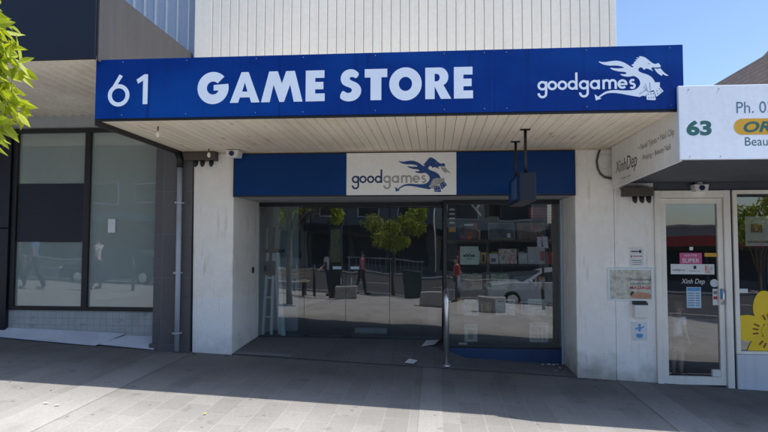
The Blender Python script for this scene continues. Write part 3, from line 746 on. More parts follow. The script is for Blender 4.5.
def emblem(mb_map, fn, dark_words, mats, parent):
    K = lambda pts: [loc(*p) for p in pts]
    def mk(loops_list, name, m, lift=0.0, smooth_=False):
        mb = MB()
        for i, lps in enumerate(loops_list):
            mb.add(fill(lps, .06), lambda u, v, d, i=i: fn(u, v, d * .004 + lift * .25 + .0001 * i))
        return mb.build(name, m, parent)
    mk([[chaikin(K(DRAGON), 1)], [K([(28, 342), (78, 374), (36, 390)])]], 'dragon', mats['dragon'])
    mk([[K(FLAME)]], 'flame', mats['flame'], .001)
    mk([[K(CARDS)]], 'cards', mats['cards'], .0016)
    mk([[K(CUBE1)], [K(CUBE2)]], 'dice', mats['dice'], .003)
    dots = [arc(*loc(x, y), .55, 0, 330, 11) for x, y in ((427, 332), (448, 329), (466, 326), (430, 360), (450, 358), (468, 356), (492, 306), (512, 290), (498, 326), (522, 306))]
    mk([[d] for d in dots], 'dots', mats['dots'], .0052)
    ln = [stroke([loc(*a), loc(*b)], .35) for a, b in (((408, 250), (425, 312)), ((440, 240), (445, 305)), ((392, 272), (418, 305)), ((462, 124), (518, 124)), ((430, 92), (444, 97)), ((362, 330), (410, 300)))]
    mk(ln, 'line', mats['line'], .0060)
    W = 2.35; r = 3.75
    def g_(x): return [ring(x, 0, r, W), stroke([(x + r, r + .6), (x + r, -8.0)] + arc(x, -8.2, r, 0, -185, 16), W)]
    word1 = g_(0) + [ring(9.95, 0, r, W), ring(20.1, 0, r, W), ring(30.2, 0, r, W), stroke([(34.2, -4.9), (34.2, 13)], W)]
    m0 = 60.2
    word2 = g_(41.6) + [ring(52.5, 0, r, W), stroke([(56.4, -4.9), (56.4, 4.9)], W)]
    word2 += [stroke([(m0 + 1, -4.9), (m0 + 1, 4.9)], W), stroke([(m0 + 1, .5)] + arc(m0 + 4, 1.2, 3.0, 170, 0, 10) + [(m0 + 7, -4.9)], W), stroke([(m0 + 7, .5)] + arc(m0 + 10, 1.2, 3.0, 170, 0, 10) + [(m0 + 13, -4.9)], W)]
    word2 += [stroke([(76.4, -.1), (84.6, -.1)], W * .85), stroke(arc(79.9, 0, r, -8, 314, 26), W)]
    word2 += [stroke(arc(89.7, 2.0, 2.0, 35, 250, 12) + arc(89.6, -2.0, 2.2, 80, -145, 12), W * .95)]
    mk(word1, 'lettering', mats['word1']); mk(word2, 'lettering', mats['word2'])
k = .00966
emblem(None, lambda u, v, d: (1.071 + u * k, YF - .0001 - d, 3.306 + v * k), None,
       dict(dragon='sign_white', flame='sign_white', cards='sign_white', dice='sign_white', dots='logo_navy', line='logo_navy', word1='sign_white', word2='sign_white'), fas)

# ------------------------------------------------------------------ BAND SIGN over the entrance
band = thing('shop_sign', 'dark blue sign band with white logo panel over the shop entrance', 'sign', (-.48, -.03, 2.4))
MB().box(-2.862, 1.905, -.05, -.004, 2.395, 3.018, .004).build('frame', 'black', band)
for x0, x1 in ((-2.845, -1.232), (.305, 1.10), (1.102, 1.89)): MB().box(x0, x1, -.056, -.045, 2.415, 3.0, .002).build('panel', 'band_blue', band)
lp_ = MB().box(-1.228, .301, -.058, -.045, 2.412, 3.003, .002).build('logo_panel', 'band_white', band)
kb = .01062
emblem(None, lambda u, v, d: (-1.10 + u * kb, -.0582 - d, 2.632 + v * kb), None,
       dict(dragon='logo_blue', flame='logo_grey', cards='logo_grey', dice='logo_blue', dots='white_ink', line='white_ink', word1='logo_navy', word2='logo_grey'), lp_)

# hanging light box sign
hs = thing('hanging_sign', 'dark blue double sided box sign hung from the canopy by two rods', 'sign', (1.04, -1, 2.2))
MB().box(.952, 1.138, -1.45, -.5, 2.215, 2.54, .01).build('box', 'navy', hs)
for x in (.949, 1.141): MB().box(x - .002, x + .002, -1.42, -.53, 2.245, 2.51).build('sign_face', 'band_blue', hs)
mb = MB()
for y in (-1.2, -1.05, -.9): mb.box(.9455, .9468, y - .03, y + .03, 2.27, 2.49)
mb.build('lettering', 'blueprint', hs)  # bars imitate faint stripes reflected on the sign face, no real writing
for y in (-1.40, -.62):
    rd = MB().tube([(1.03, y, 2.53), (1.03, y, 3.045)], .017, 10).build('rod', 'black', hs)
    MB().box(.975, 1.085, y - .03, y + .03, 3.028, 3.04, .003).build('plate', 'black', rd)

# ------------------------------------------------------------------ small fixtures
def fuse_box(x0, x1, z0, z1, fx, lab):
    t = thing('fuse_box', lab, 'fuse box', ((x0 + x1) / 2, -.07, z0), 'old fuse boxes on the shop fronts')
    MB().box(x0, x1, -.15, -.002, z0, z1, .006).build('box', 'brown_box', t)
    MB().box(x0 - .012, x1 + .012, -.162, -.0, z1 - .02, z1 - .004, .003).build('lid', 'brown_box', t)
    for x in fx:
        MB().tube([(x, -.09, z0 + .004), (x, -.09, z0 - .03), (x, -.10, z0 - .06), (x + .005, -.115, z0 - .085)], [.032, .034, .03, .016], 12).build('fuse_holder', 'black', t)
fuse_box(-3.56, -3.10, 2.915, 3.036, (-3.40, -3.30, -3.17), 'brown fuse box with three black holders under the canopy above the left pier')
fuse_box(2.51, 2.885, 2.375, 2.495, (2.66, 2.75, 2.84), 'dark fuse box with hanging black holders under the salon awning')
def cctv(x, y, z, lab, top, face=.0):
    t = thing('security_camera', lab, 'camera', (x, y, z), 'white box cameras')
    MB().hexa([(x - .075, y - .06, z), (x + .075, y - .06, z), (x + .085, y + .12, z + .01), (x - .075, y + .12, z + .01),
               (x - .092, y - .06, z + .105), (x + .092, y - .06, z + .105), (x + .10, y + .12, z + .105), (x - .092, y + .12, z + .105)], .008).build('body', 'cam_white', t)
    MB().tube([(x, y - .055, z + .055), (x, y - .078, z + .055)], [.036, .033], 18).build('lens', 'lens_blue', t)
    MB().box(x - .03, x + .03, y - .02, y + .06, z + .106, top, .003).build('bracket', 'cam_white', t)
cctv(-2.80, -.24, 2.925, 'white box camera with dark blue lens under the canopy', 3.04)
cctv(3.50, -.08, 2.425, 'white box camera with dark lens above the salon door', 2.56)
for x, y, lab in ((-3.09, -1.85, 'small hanging pendant under the front of the canopy'), (-3.10, -.36, 'small hanging pendant under the canopy near the fuse box')):
    t = thing('pendant', lab, 'pendant', (x, y, 2.9), 'small pendants under the canopy')
    MB().tube([(x, y, 3.045), (x, y, 2.98)], .008, 8).build('stem', 'brown_box', t)
    MB().tube([(x, y, 2.985), (x, y, 2.965), (x, y, 2.935), (x, y, 2.915)], [.012, .022, .024, .006], 12).build('bulb', 'frame_cream', t)
mb = MB()
pts = [(2.25, -.012, 3.04), (2.215, -.02, 2.96), (2.195, -.02, 2.86), (2.205, -.02, 2.77), (2.24, -.02, 2.69), (2.29, -.02, 2.645), (2.35, -.02, 2.63), (2.42, -.02, 2.62)]
tag(mb.tube(pts, .014, 8).build('cable', 'cable'), 'dark looped cable on the right white pier below the canopy', 'cable')
tag(MB().tube([(2.30, .0, 2.86), (2.30, -.012, 2.86)], [.10, .098], 24).build('blanking_disc', 'side_white'), 'pale round blanking disc beside the looped cable on the right pier', 'disc')
# seam between stucco pier and sheet
# tube light under salon awning, number label etc.

# hand rail
t = thing('handrail', 'bright steel hoop handrail standing in front of the display window', 'handrail', (.165, .45, g(.165, .3)))
h0 = g(.165, .15) - .02
hp = [(.165, .14, h0), (.165, .14, .90)] + [(.165, .24 - .10 * cos(radians(a)), .93 + .11 * sin(radians(a))) for a in range(0, 91, 15)] + \
     [(.165, .66 + .10 * sin(radians(a)), .93 + .11 * cos(radians(a))) for a in range(0, 91, 15)] + [(.165, .76 - .03, .90), (.165, .76 - .03, h0)]
hp = [(.165, .14, h0), (.165, .14, .93)] + [(.165, .25 - .11 * cos(radians(a)), .93 + .11 * sin(radians(a))) for a in range(15, 91, 15)] + \
     [(.165, .58 + .11 * sin(radians(a)), .93 + .11 * cos(radians(a))) for a in range(0, 91, 15)] + [(.165, .69, h0)]
MB().tube(hp, .036, 16).build('rail', 'steel', t)
for y in (.14, .69): MB().tube([(.165, y, g(.165, y) + .0), (.165, y, g(.165, y) + .025)], .06, 18).build('flange', 'steel', t)

# step ladder inside the glass
t = thing('step_ladder', 'folded aluminium step ladder with black top leaning inside the glass front', 'ladder', (-2.66, 1.6, .21))
def rail(a, b, wd=.024, m='alu', nm='rail'):
    a, b = Vector(a), Vector(b); dv = (b - a).normalized(); sd = Vector((1, 0, 0)) * wd; fd = Vector((0, 1, 0)) * .035
    MB().hexa([a - sd - fd, a + sd - fd, a + sd + fd, a - sd + fd, b - sd - fd, b + sd - fd, b + sd + fd, b - sd + fd], .004).build(nm, m, t)
rail((-2.845, 1.44, .21), (-2.825, 1.62, 1.60), .022); rail((-2.70, 1.44, .21), (-2.725, 1.62, 1.60), .022)
rail((-2.47, 1.36, .21), (-2.645, 1.58, 1.60), .034); rail((-2.565, 1.50, .21), (-2.70, 1.64, 1.60), .030)
for z in (.5, .82, 1.14):
    tt = (z - .21) / 1.39; MB().box(-2.84, -2.70, 1.40 + .2 * tt, 1.50 + .2 * tt, z, z + .03, .003).build('step', 'alu', t)
MB().box(-2.86, -2.56, 1.54, 1.70, 1.58, 1.64, .01).build('top_cap', 'black', t)
MB().box(-2.84, -2.68, 1.50, 1.56, 1.20, 1.44, .01).build('tray', 'black', t)
rail((-2.755, 1.66, 1.6), (-2.755, 1.70, 2.02), .010, 'black', 'pole')
for x in (-2.86, -2.63): rail((x, 1.64, 1.6), (x, 1.66, 1.98), .006, 'alu', 'guard_rod')
rail((-2.86, 1.66, 1.98), (-2.86, 1.66, 2.0), .006, 'alu', 'guard_rod')

tag(MB().tube([(-1.33, 1.62, .285), (-1.05, 1.68, .275), (-.80, 1.72, .265)], .055, 14).build('rolled_mat', 'wood_dark'), 'pale rolled mat lying on the floor behind the glass doors', 'rolled mat')

# papers and litter
def paper(pts, lab, m='paper', nm='paper_sheet', cat='paper', grp=None, lift=.012, fz=None):
    mb = MB(); z = fz or g
    mb.quad(*[(x, y, z(x, y) + lift + (.012 if i == 1 else .0)) for i, (x, y) in enumerate(pts)])
    return tag(mb.build(nm, m), lab, cat, grp)
paper([(-.20, .80), (.0, .88), (.08, 1.17), (-.13, 1.12)], 'larger white sheet of paper on the entry floor by the steel handrail', lift=.014, fz=entry_z)
paper([(-.42, .07), (-.29, .02), (-.24, .19), (-.36, .25)], 'smaller white sheet of paper lying in front of the entrance', lift=.014, fz=entry_z)
random.seed(3)
for i in range(14):
    x, y = 1.35 + random.random() * .5, .2 + random.random() * .45; s = .012 + random.random() * .022; a = random.random() * 6
    paper([(x + s * cos(a + k * 1.57), y + s * .7 * sin(a + k * 1.57)) for k in range(4)], 'scrap of white litter on the ground below the display window', nm='litter_scrap', cat='litter', grp='white scraps below the display window', lift=.014, fz=entry_z)
for x, y, m, lab in ((-4.654, -1.97, 'petal', 'yellow fallen leaf nearest the shadow line'), (-4.38, -2.15, 'petal', 'bright yellow leaf between the other fallen leaves'),
                     (-4.04, -2.16, 'petal', 'yellow fallen leaf apart on the right of the others'), (-3.785, -2.60, 'petal_pale', 'larger cream fallen petal on the sunlit paving'),
                     (-3.65, -2.63, 'petal_pale', 'narrow cream fallen petal beside the larger one'), (-2.2, -2.55, 'petal', 'faint yellow leaf alone on the sunlit paving'), (-1.85, .05, 'petal', 'small yellow leaf in the shade before the entrance')):
    a = random.random() * 6; s = .034 if m == 'petal_pale' else .024
    mb = MB().quad((x - s * cos(a), y - s * sin(a), g(x, y) + .012), (x + .5 * s * sin(a), y - .5 * s * cos(a), g(x, y) + .016), (x + s * cos(a), y + s * sin(a), g(x, y) + .02), (x - .5 * s * sin(a), y + .5 * s * cos(a), g(x, y) + .016))
    tag(mb.build('fallen_leaf', m), lab, 'leaf', 'fallen leaves on the paving')
# a few dead leaves swept against the foot of the piers
for i in range(10):
    x, y = (-3.55 + random.random() * .65, -.06 - random.random() * .12) if i < 6 else (1.95 + random.random() * .3, -.05 - random.random() * .08)
    s = .02 + random.random() * .02; a = random.random() * 6
    paper([(x + s * cos(a + k * 1.57), y + s * .6 * sin(a + k * 1.57)) for k in range(4)], 'dry brown leaf blown against the foot of a white pier', 'brown_box', 'dry_leaf', 'leaf', 'dry leaves at the piers')

# ------------------------------------------------------------------ display in the shop window
sh = thing('display_shelf', 'dark shelving of boxed games behind the display window', 'shelf', (1.05, 1.7, .2))
for z in (1.022, 1.422, 1.804): MB().box(.33, 1.82, 1.06, 1.42, z - .025, z, .003).build('shelf_board', 'room_dark', sh)
for x in (.32, 1.08, 1.82): MB().box(x - .012, x + .012, 1.41, 1.44, .2, 2.3).build('upright', 'black', sh)
MB().box(.25, 2.3, 1.75, 1.8, .2, 2.9).build('back_panel', 'room_dark', sh)
def game(x0, x1, z0, z1, m, lab, y=1.12, tilt=.05, extra=None):
    t = thing('game_box', lab, 'game box', ((x0 + x1) / 2, y, z0), 'boxed games on the display shelves')
    MB().hexa([(x0, y, z0), (x1, y, z0), (x1, y + .07, z0), (x0, y + .07, z0), (x0, y + tilt, z1), (x1, y + tilt, z1), (x1, y + tilt + .07, z1), (x0, y + tilt + .07, z1)], .003).build('box', m, t)
    if extra:
        for nm, mm, u0, u1, v0, v1 in extra:
            P_ = lambda u, v: (x0 + (x1 - x0) * u, y + tilt * v - .0025, z0 + (z1 - z0) * v)
            MB().quad(P_(u0, v0), P_(u1, v0), P_(u1, v1), P_(u0, v1)).build(nm, mm, t)
bar = lambda m: [('border', m, .02, .98, .95, .985), ('border', m, .02, .98, .015, .05), ('border', m, .005, .03, .05, .95), ('border', m, .97, .995, .05, .95)]
game(0.4, 0.677, 1.806, 2.073, 'art_red', 'large dark game box with red artwork on the top shelf', extra=[('title', 'white_ink', .25, .75, .82, .92)])
game(0.839, 1.248, 1.806, 2.073, 'art_grey', 'wide grey game box with pale border on the top shelf', extra=bar('logo_grey') + [('title', 'white_ink', .72, .84, .12, .36)])
game(1.287, 1.715, 1.806, 2.073, 'art_brown', 'wide brown game box on the top shelf', extra=[('title', 'art_red', .2, .8, .55, .8)])
game(0.858, 0.996, 1.425, 1.587, 'art_pale', 'small grey game box on the middle shelf', extra=[('title', 'art_red', .15, .7, .2, .55)])
game(1.004, 1.277, 1.425, 1.663, 'art_white', 'white game box with red and green pictures on the middle shelf')
game(1.306, 1.444, 1.425, 1.602, 'art_pale', 'plain pale small game box on the middle shelf', extra=[('title', 'paper', .2, .8, .55, .8)])
game(1.449, 1.706, 1.425, 1.696, 'art_pale', 'large pale game box with red disc on the middle shelf', extra=[('disc', 'red', .72, .97, .2, .75), ('title', 'white_ink', .1, .3, .12, .28)])
game(0.429, 0.743, 1.024, 1.263, 'art_tan', 'tan game box on the lowest shelf')
game(0.877, 1.125, 1.024, 1.272, 'art_green', 'green game box on the lowest shelf')
game(1.239, 1.544, 1.024, 1.244, 'art_grey', 'dark grey game box on the lowest shelf')
game(1.744, 1.839, 1.425, 1.625, 'red', 'narrow red game box at the end of the middle shelf')
# more stock at the back of the shelves and below them
random.seed(21)
arts = ['art_red', 'art_grey', 'art_brown', 'art_white', 'art_pale', 'art_green', 'art_tan', 'paper_blue', 'red', 'amber', 'sky_blue', 'paper_green']
for zi, row in ((1.804, 'top'), (1.422, 'middle'), (1.022, 'lowest'), (.62, 'floor')):
    x = .36
    while x < 1.72:
        w_ = random.uniform(.05, .11); h_ = random.uniform(.16, .26)
        t = thing('spine_box', 'game box standing spine out at the back of the %s row of shelves' % row, 'game box', (x + w_ / 2, 1.30, zi), 'spine-out games on the %s row' % row)
        MB().box(x, x + w_ - .006, 1.27, 1.40, zi + .001, zi + h_, .003).build('box', random.choice(arts), t)
        if w_ > .07: MB().box(x + w_ * .25, x + w_ * .65, 1.2675, 1.2692, zi + h_ * .2, zi + h_ * .8).build('title', random.choice(['white_ink', 'line_dark', 'gold']), t)
        x += w_ + (random.uniform(.02, .2) if random.random() < .25 else 0)
MB().box(.33, 1.82, 1.06, 1.42, .595, .62, .003).build('shelf_board', 'room_dark', sh)
# sheets stuck inside the glass
def sheet_poster(x0, x1, z0, z1, m, lab, lines, y=YW + .008, cat='poster', grp='paper sheets stuck in the display window'):
    t = thing('window_poster', lab, cat, ((x0 + x1) / 2, y, z0), grp)
    MB().box(x0, x1, y, y + .0015, z0, z1).build('sheet', m, t)
    for u0, u1, v0, v1, mm in lines:
        MB().box(x0 + (x1 - x0) * u0, x0 + (x1 - x0) * u1, y - .0016, y - .0006, z0 + (z1 - z0) * v0, z0 + (z1 - z0) * v1).build('print', mm, t)
    return t
sheet_poster(.385, .662, 1.425, 1.70, 'paper_green', 'pale green poster with a line of dark figures, highest sheet in the display window',
             [(.18, .28, .42, .54, 'line_dark'), (.30, .36, .42, .60, 'line_dark'), (.38, .46, .42, .57, 'line_dark'), (.49, .55, .42, .62, 'line_dark'), (.58, .66, .42, .55, 'line_dark'), (.68, .8, .42, .56, 'line_dark'), (.3, .7, .34, .37, 'line_soft'), (.35, .65, .27, .30, 'line_soft')])
prn = [(.1, .9, .80, .90, 'line_soft'), (.1, .9, .68, .72, 'line_soft'), (.1, .8, .6, .63, 'line_soft')]
sheet_poster(.445, .665, .66, .905, 'sheet', 'pale sheet with a yellowish picture, behind the steel handrail side of the window', [(.5, .85, .1, .7, 'art_tan')])
sheet_poster(.91, 1.20, .672, .91, 'sheet', 'wide speckled pale sheet in the middle of the display window', [(.1, .9, .82, .9, 'art_grey')])
sheet_poster(1.385, 1.64, .68, .92, 'sheet_green', 'pale sheet with green heading near the right jamb of the display window', [(.05, .95, .78, .95, 'paper_green'), (.1, .9, .5, .56, 'line_soft')])
sheet_poster(.445, .64, .27, .53, 'sheet', 'small pale sheet with a dark figure low in the display window', [(.3, .7, .15, .7, 'line_soft'), (.1, .9, .8, .9, 'line_soft')])
sheet_poster(1.41, 1.685, .28, .57, 'sheet', 'densely printed pale sheet low by the right jamb of the display window', [(.08, .92, .88, .94, 'line_soft')] + [(.1 + .2 * i, .24 + .2 * i, .12 + .18 * j, .24 + .18 * j, 'line_soft') for i in range(4) for j in range(4)])
tag(MB().box(.36, .49, YW + .006, YW + .008, .225, .255).build('sticker', 'paper'), 'small pale oval sticker at the foot of the display window', 'sticker')
t = thing('banner', 'narrow black hanging banner with white marks inside the display window', 'banner', (.27, 1.2, 1.5))
MB().box(.205, .36, 1.2, 1.204, 1.45, 2.33).build('cloth', 'poster_dark', t)
for z in (2.06, 2.13, 2.20, 2.27): MB().box(.235, .32, 1.1965, 1.1985, z, z + .028).build('print', 'white_ink', t)
MB().box(.225, .335, 1.1965, 1.1985, 1.93, 2.0).build('print', 'amber', t)
t = thing('wall_poster', 'black poster with a white crossed emblem above the top shelf', 'poster', (.65, 1.8, 2.1))
MB().box(.42, .96, 1.50, 1.504, 2.10, 2.42).build('sheet', 'poster_dark', t)
mb = MB(); put(mb, stroke([(.60, 2.40), (.76, 2.20)], .035), 1.496, .001); put(mb, stroke([(.74, 2.40), (.68, 2.31)], .03), 1.494, .001); mb.build('emblem', 'white_ink', t)
t = thing('wall_poster', 'red sheet with thin pale lines imitating a reflected awning high at the right of the display window', 'poster', (1.75, 1.6, 2.2))
MB().box(1.52, 1.92, 1.46, 1.464, 2.14, 2.34).build('sheet', 'red', t)  # red sheet stands in for an awning reflected in the glass
for z in (2.18, 2.225, 2.27, 2.31): MB().box(1.55, 1.89, 1.456, 1.458, z, z + .008).build('print', 'white_ink', t)

# ------------------------------------------------------------------ papers and signs on the salon front
def wall_sheet(name, lab, x0, x1, z0, z1, m, lines, y=-.001, cat='notice'):
    t = thing(name, lab, cat, ((x0 + x1) / 2, y, z0))
    MB().box(x0, x1, y - .003, y, z0, z1).build('sheet', m, t)
    for u0, u1, v0, v1, mm in lines:
        MB().box(x0 + (x1 - x0) * u0, x0 + (x1 - x0) * u1, y - .0045, y - .0036, z0 + (z1 - z0) * v0, z0 + (z1 - z0) * v1).build('print', mm, t)
    return t
wall_sheet('notice', 'white notice with red and dark lines above the framed massage poster', 2.612, 2.792, 1.44, 1.695, 'paper',
           [(.1, .62, .76, .82, 'line_dark'), (.66, .84, .72, .86, 'line_dark'), (.06, .14, .46, .58, 'red'), (.2, .9, .52, .56, 'red'), (.12, .85, .30, .34, 'line_soft'), (.2, .9, .2, .23, 'line_soft'), (.2, .8, .1, .13, 'line_soft')], y=.002)
t = thing('framed_poster', 'framed massage poster with a lying figure beside the salon door', 'poster', (2.61, 0, .98))
MB().box(2.318, 2.898, -.022, .003, .985, 1.005).box(2.318, 2.898, -.022, .003, 1.395, 1.415).box(2.318, 2.338, -.0225, .003, 1.005, 1.395).box(2.878, 2.898, -.0225, .003, 1.005, 1.395).build('frame', 'alu', t)
MB().box(2.338, 2.878, -.012, -.004, 1.005, 1.395).build('sheet', 'poster_leaf', t)
MB().add(text('Professional', .27, .036), front(2.605, 1.252, -.0135)).build('lettering', 'logo_navy', t)
MB().add(text('clean foot', .26, .036), front(2.61, 1.196, -.0135)).build('lettering', 'green_vinyl', t)
MB().add(text('MASSAGE', .27, .042, bold=.02), front(2.605, 1.138, -.0135)).build('lettering', 'red', t)
fig = chaikin([(2.605, 1.03), (2.60, 1.075), (2.63, 1.105), (2.67, 1.09), (2.70, 1.10), (2.76, 1.10), (2.82, 1.085), (2.876, 1.075), (2.876, 1.015), (2.76, 1.01), (2.66, 1.015)])
mb = MB(); put(mb, [fig], -.0135, .001); mb.build('picture', 'skin_print', t)
mb = MB(); put(mb, [chaikin([(2.604, 1.06), (2.615, 1.10), (2.645, 1.112), (2.66, 1.095), (2.635, 1.08), (2.625, 1.05)])], -.016, .0008); mb.build('picture', 'hair', t)
t = thing('letter_box', 'small letter box with dark top on the white wall under the framed poster', 'letter box', (2.72, 0, .76))
MB().box(2.64, 2.80, -.075, .003, .765, .935, .008).build('box', 'cam_white', t)
MB().hexa([(2.63, -.085, .936), (2.81, -.085, .936), (2.81, .003, .936), (2.63, .003, .936), (2.63, -.085, .955), (2.81, -.085, .955), (2.81, .003, .985), (2.63, .003, .985)], .004).build('lid', 'dark_frame', t)
t = thing('notice', 'white sheet with a blue drawing low on the white wall beside the salon door', 'notice', (2.72, 0, .46))
MB().box(2.618, 2.818, -.002, .002, .46, .705).build('sheet', 'paper', t)
mb = MB()
for lpx in (arc(2.72, .66, .018, 0, 330, 11), [(2.70, .64), (2.74, .64), (2.735, .58), (2.705, .58)], [(2.66, .62), (2.70, .63), (2.70, .61), (2.665, .60)], [(2.74, .63), (2.78, .65), (2.78, .635), (2.74, .61)], chaikin([(2.67, .55), (2.77, .55), (2.76, .50), (2.72, .485), (2.68, .50)])):
    put(mb, [lpx], -.0028, .0006)
mb.build('picture', 'sky_blue', t)

YG = .026
t = thing('decal', 'white decal strip with small logos across the salon door glass', 'decal', (3.42, YG, 1.33))
MB().box(3.148, 3.705, YG - .0015, YG + .0, 1.34, 1.475).build('sheet', 'paper', t)
MB().add(text('nailpro', .16, .04), front(3.17, 1.375, YG - .003)).add(text('beautycare', .14, .018), front(3.385, 1.375, YG - .003)).build('lettering', 'line_dark', t)
MB().box(3.44, 3.475, YG - .003, YG - .002, 1.41, 1.455).build('print', 'line_dark', t)
MB().box(3.585, 3.69, YG - .003, YG - .002, 1.352, 1.46).build('picture', 'art_white', t)
t = thing('decal', 'pink sign with white lettering above the decal strip on the salon door', 'decal', (3.41, YG, 1.48))
MB().box(3.266, 3.55, YG - .0015, YG + .0, 1.478, 1.625).build('sheet', 'pink', t)
MB().add(text('SUPER', .22, .055, bold=.01), front(3.297, 1.495, YG - .003)).add(text('WINTER', .17, .03), front(3.32, 1.575, YG - .003)).build('lettering', 'white_ink', t)
t = thing('decal', 'salon name in white script on the door glass', 'decal', (3.43, YG, 1.22))
MB().add(text('Xinh Dep', .30, .085, shear=.25), front(3.28, 1.195, YG - .001)).build('lettering', 'white_ink', t)
t = thing('price_list', 'pale blue price list with blue heading low on the salon door', 'price list', (3.435, YG, .89))
MB().box(3.343, 3.528, YG - .0015, YG + .0, .894, 1.17).build('sheet', 'paper_blue', t)
MB().box(3.355, 3.516, YG - .003, YG - .002, 1.12, 1.16).build('heading', 'sky_blue', t)
for i in range(6):
    z = .925 + .032 * i; MB().box(3.36, 3.44, YG - .003, YG - .002, z, z + .008).box(3.46, 3.505, YG - .003, YG - .002, z, z + .008).build('print', 'logo_blue', t)
t = thing('sticker', 'round white sticker at the lock side of the salon door glass', 'sticker', (3.70, YG, 1.17))
mb = MB(); put(mb, [arc(3.70, 1.225, .052, 0, 345, 23)], YG - .001, .0006); mb.build('sheet', 'paper', t)
mb = MB(); put(mb, stroke(arc(3.70, 1.225, .030, 0, 340, 17), .012, True), YG - .0026, .0006); mb.build('print', 'paper_blue', t)
t = thing('sticker', 'narrow upright sticker with red marks below the round one on the salon door', 'sticker', (3.71, YG, .93))
MB().box(3.675, 3.742, YG - .0015, YG + .0, .935, 1.15).build('sheet', 'paper', t)
MB().box(3.685, 3.732, YG - .003, YG - .002, 1.01, 1.05).build('print', 'red', t); MB().box(3.685, 3.732, YG - .003, YG - .002, 1.08, 1.12).build('print', 'line_soft', t)
tag(MB().box(3.585, 3.743, YG - .0015, YG, 1.575, 1.625).build('sticker', 'amber'), 'amber strip sticker high on the salon door glass', 'sticker')
tag(MB().box(3.395, 3.44, YG - .0015, YG, 1.66, 1.705).build('sticker', 'paper'), 'tiny white square sticker above the pink sign', 'sticker')
t = thing('decal', 'big yellow flower decal with maroon marks on the salon window', 'decal', (4.6, YG, .35))
petals = []
C0 = (4.40, .60)
for k_, a in enumerate((100, 172, 244, 316, 28)):
    a = radians(a); ca, sa = cos(a), sin(a)
    lp2 = []
    for i in range(24):
        th = 2 * pi * i / 24; u = .315 + .225 * cos(th); v = .170 * sin(th) * (1 - .15 * cos(th))
        x, z = C0[0] + u * ca - v * sa, C0[1] + u * sa + v * ca
        lp2.append((max(3.995, x), max(.348, z)))
    mb = MB(); put(mb, [lp2], YG - .002 - .0012 * k_, .0005); mb.build('petal', 'yellow', t)
    mb = MB()
    for off in (-.28, 0, .28):
        u0_, u1_ = .165, .235; aa = a + off
        put(mb, stroke([(C0[0] + u0_ * cos(aa), max(.36, C0[1] + u0_ * sin(aa))), (C0[0] + u1_ * cos(aa), max(.37, C0[1] + u1_ * sin(aa)))], .018), YG - .0095, .0004)
    mb.build('print', 'petal_line', t)
mb = MB(); put(mb, [arc(C0[0], C0[1], .12, 0, 350, 35)], YG - .0105, .0004); mb.build('flower_centre', 'yellow', t)
mb = MB()
for a in range(0, 360, 24): put(mb, stroke([(C0[0] + .06 * cos(radians(a)), C0[1] + .06 * sin(radians(a))), (C0[0] + .112 * cos(radians(a)), C0[1] + .112 * sin(radians(a)))], .006), YG - .0115, .0003)
mb.build('print', 'gold', t)
t = thing('poster', 'pale blue poster hanging high inside the salon window', 'poster', (4.4, .3, 1.6))
MB().box(4.20, 4.75, .2, .203, 1.72, 2.12).build('sheet', 'art_pale', t)
MB().box(4.27, 4.42, .197, .199, 1.9, 2.02).build('picture', 'art_red', t); MB().box(4.22, 4.7, .197, .199, 1.76, 1.79).build('print', 'line_soft', t)
tag(MB().box(4.0, 4.12, YG - .002, YG, 1.10, 1.155).build('sticker', 'paper'), 'small white sticker on the salon window beside the door mullion', 'sticker')

# ------------------------------------------------------------------ trees
def leaf_cloud(centres, n, size, rnd, droop=.5):
    mb = MB()
    for _ in range(n):
        c, r = rnd.choice(centres)
        while True:
            d = Vector((rnd.uniform(-1, 1), rnd.uniform(-1, 1), rnd.uniform(-1, 1)))
            if d.length < 1: break
        p = Vector(c) + Vector((d.x * r, d.y * r, d.z * r * .85))
        ax = Vector((rnd.uniform(-1, 1), rnd.uniform(-1, 1), rnd.uniform(-1, .6) - droop * .4)).normalized()
        sd = ax.cross(Vector((rnd.uniform(-1, 1), rnd.uniform(-1, 1), rnd.uniform(-1, 1)))).normalized()
        nn = ax.cross(sd); L = size * rnd.uniform(.6, 1.3); W = L * rnd.uniform(.17, .28); dp = Vector((0, 0, -L * rnd.uniform(0, .28)))
        a, b, cc, dd = p, p + ax * L * .6 + sd * W * .85 + nn * W * .3 + dp * .4, p + ax * L + dp, p + ax * L * .6 - sd * W * .85 + nn * W * .3 + dp * .4
        m0 = p + ax * L * .3; e1 = m0 + sd * W * .9 + nn * W * .3; e2 = m0 - sd * W * .9 + nn * W * .3
        v = [mb.bm.verts.new(q) for q in (a, e1, b, cc, dd, e2)]
        mb.bm.faces.new((v[0], v[1], v[2], v[3])); mb.bm.faces.new((v[0], v[3], v[4], v[5]))
    return mb
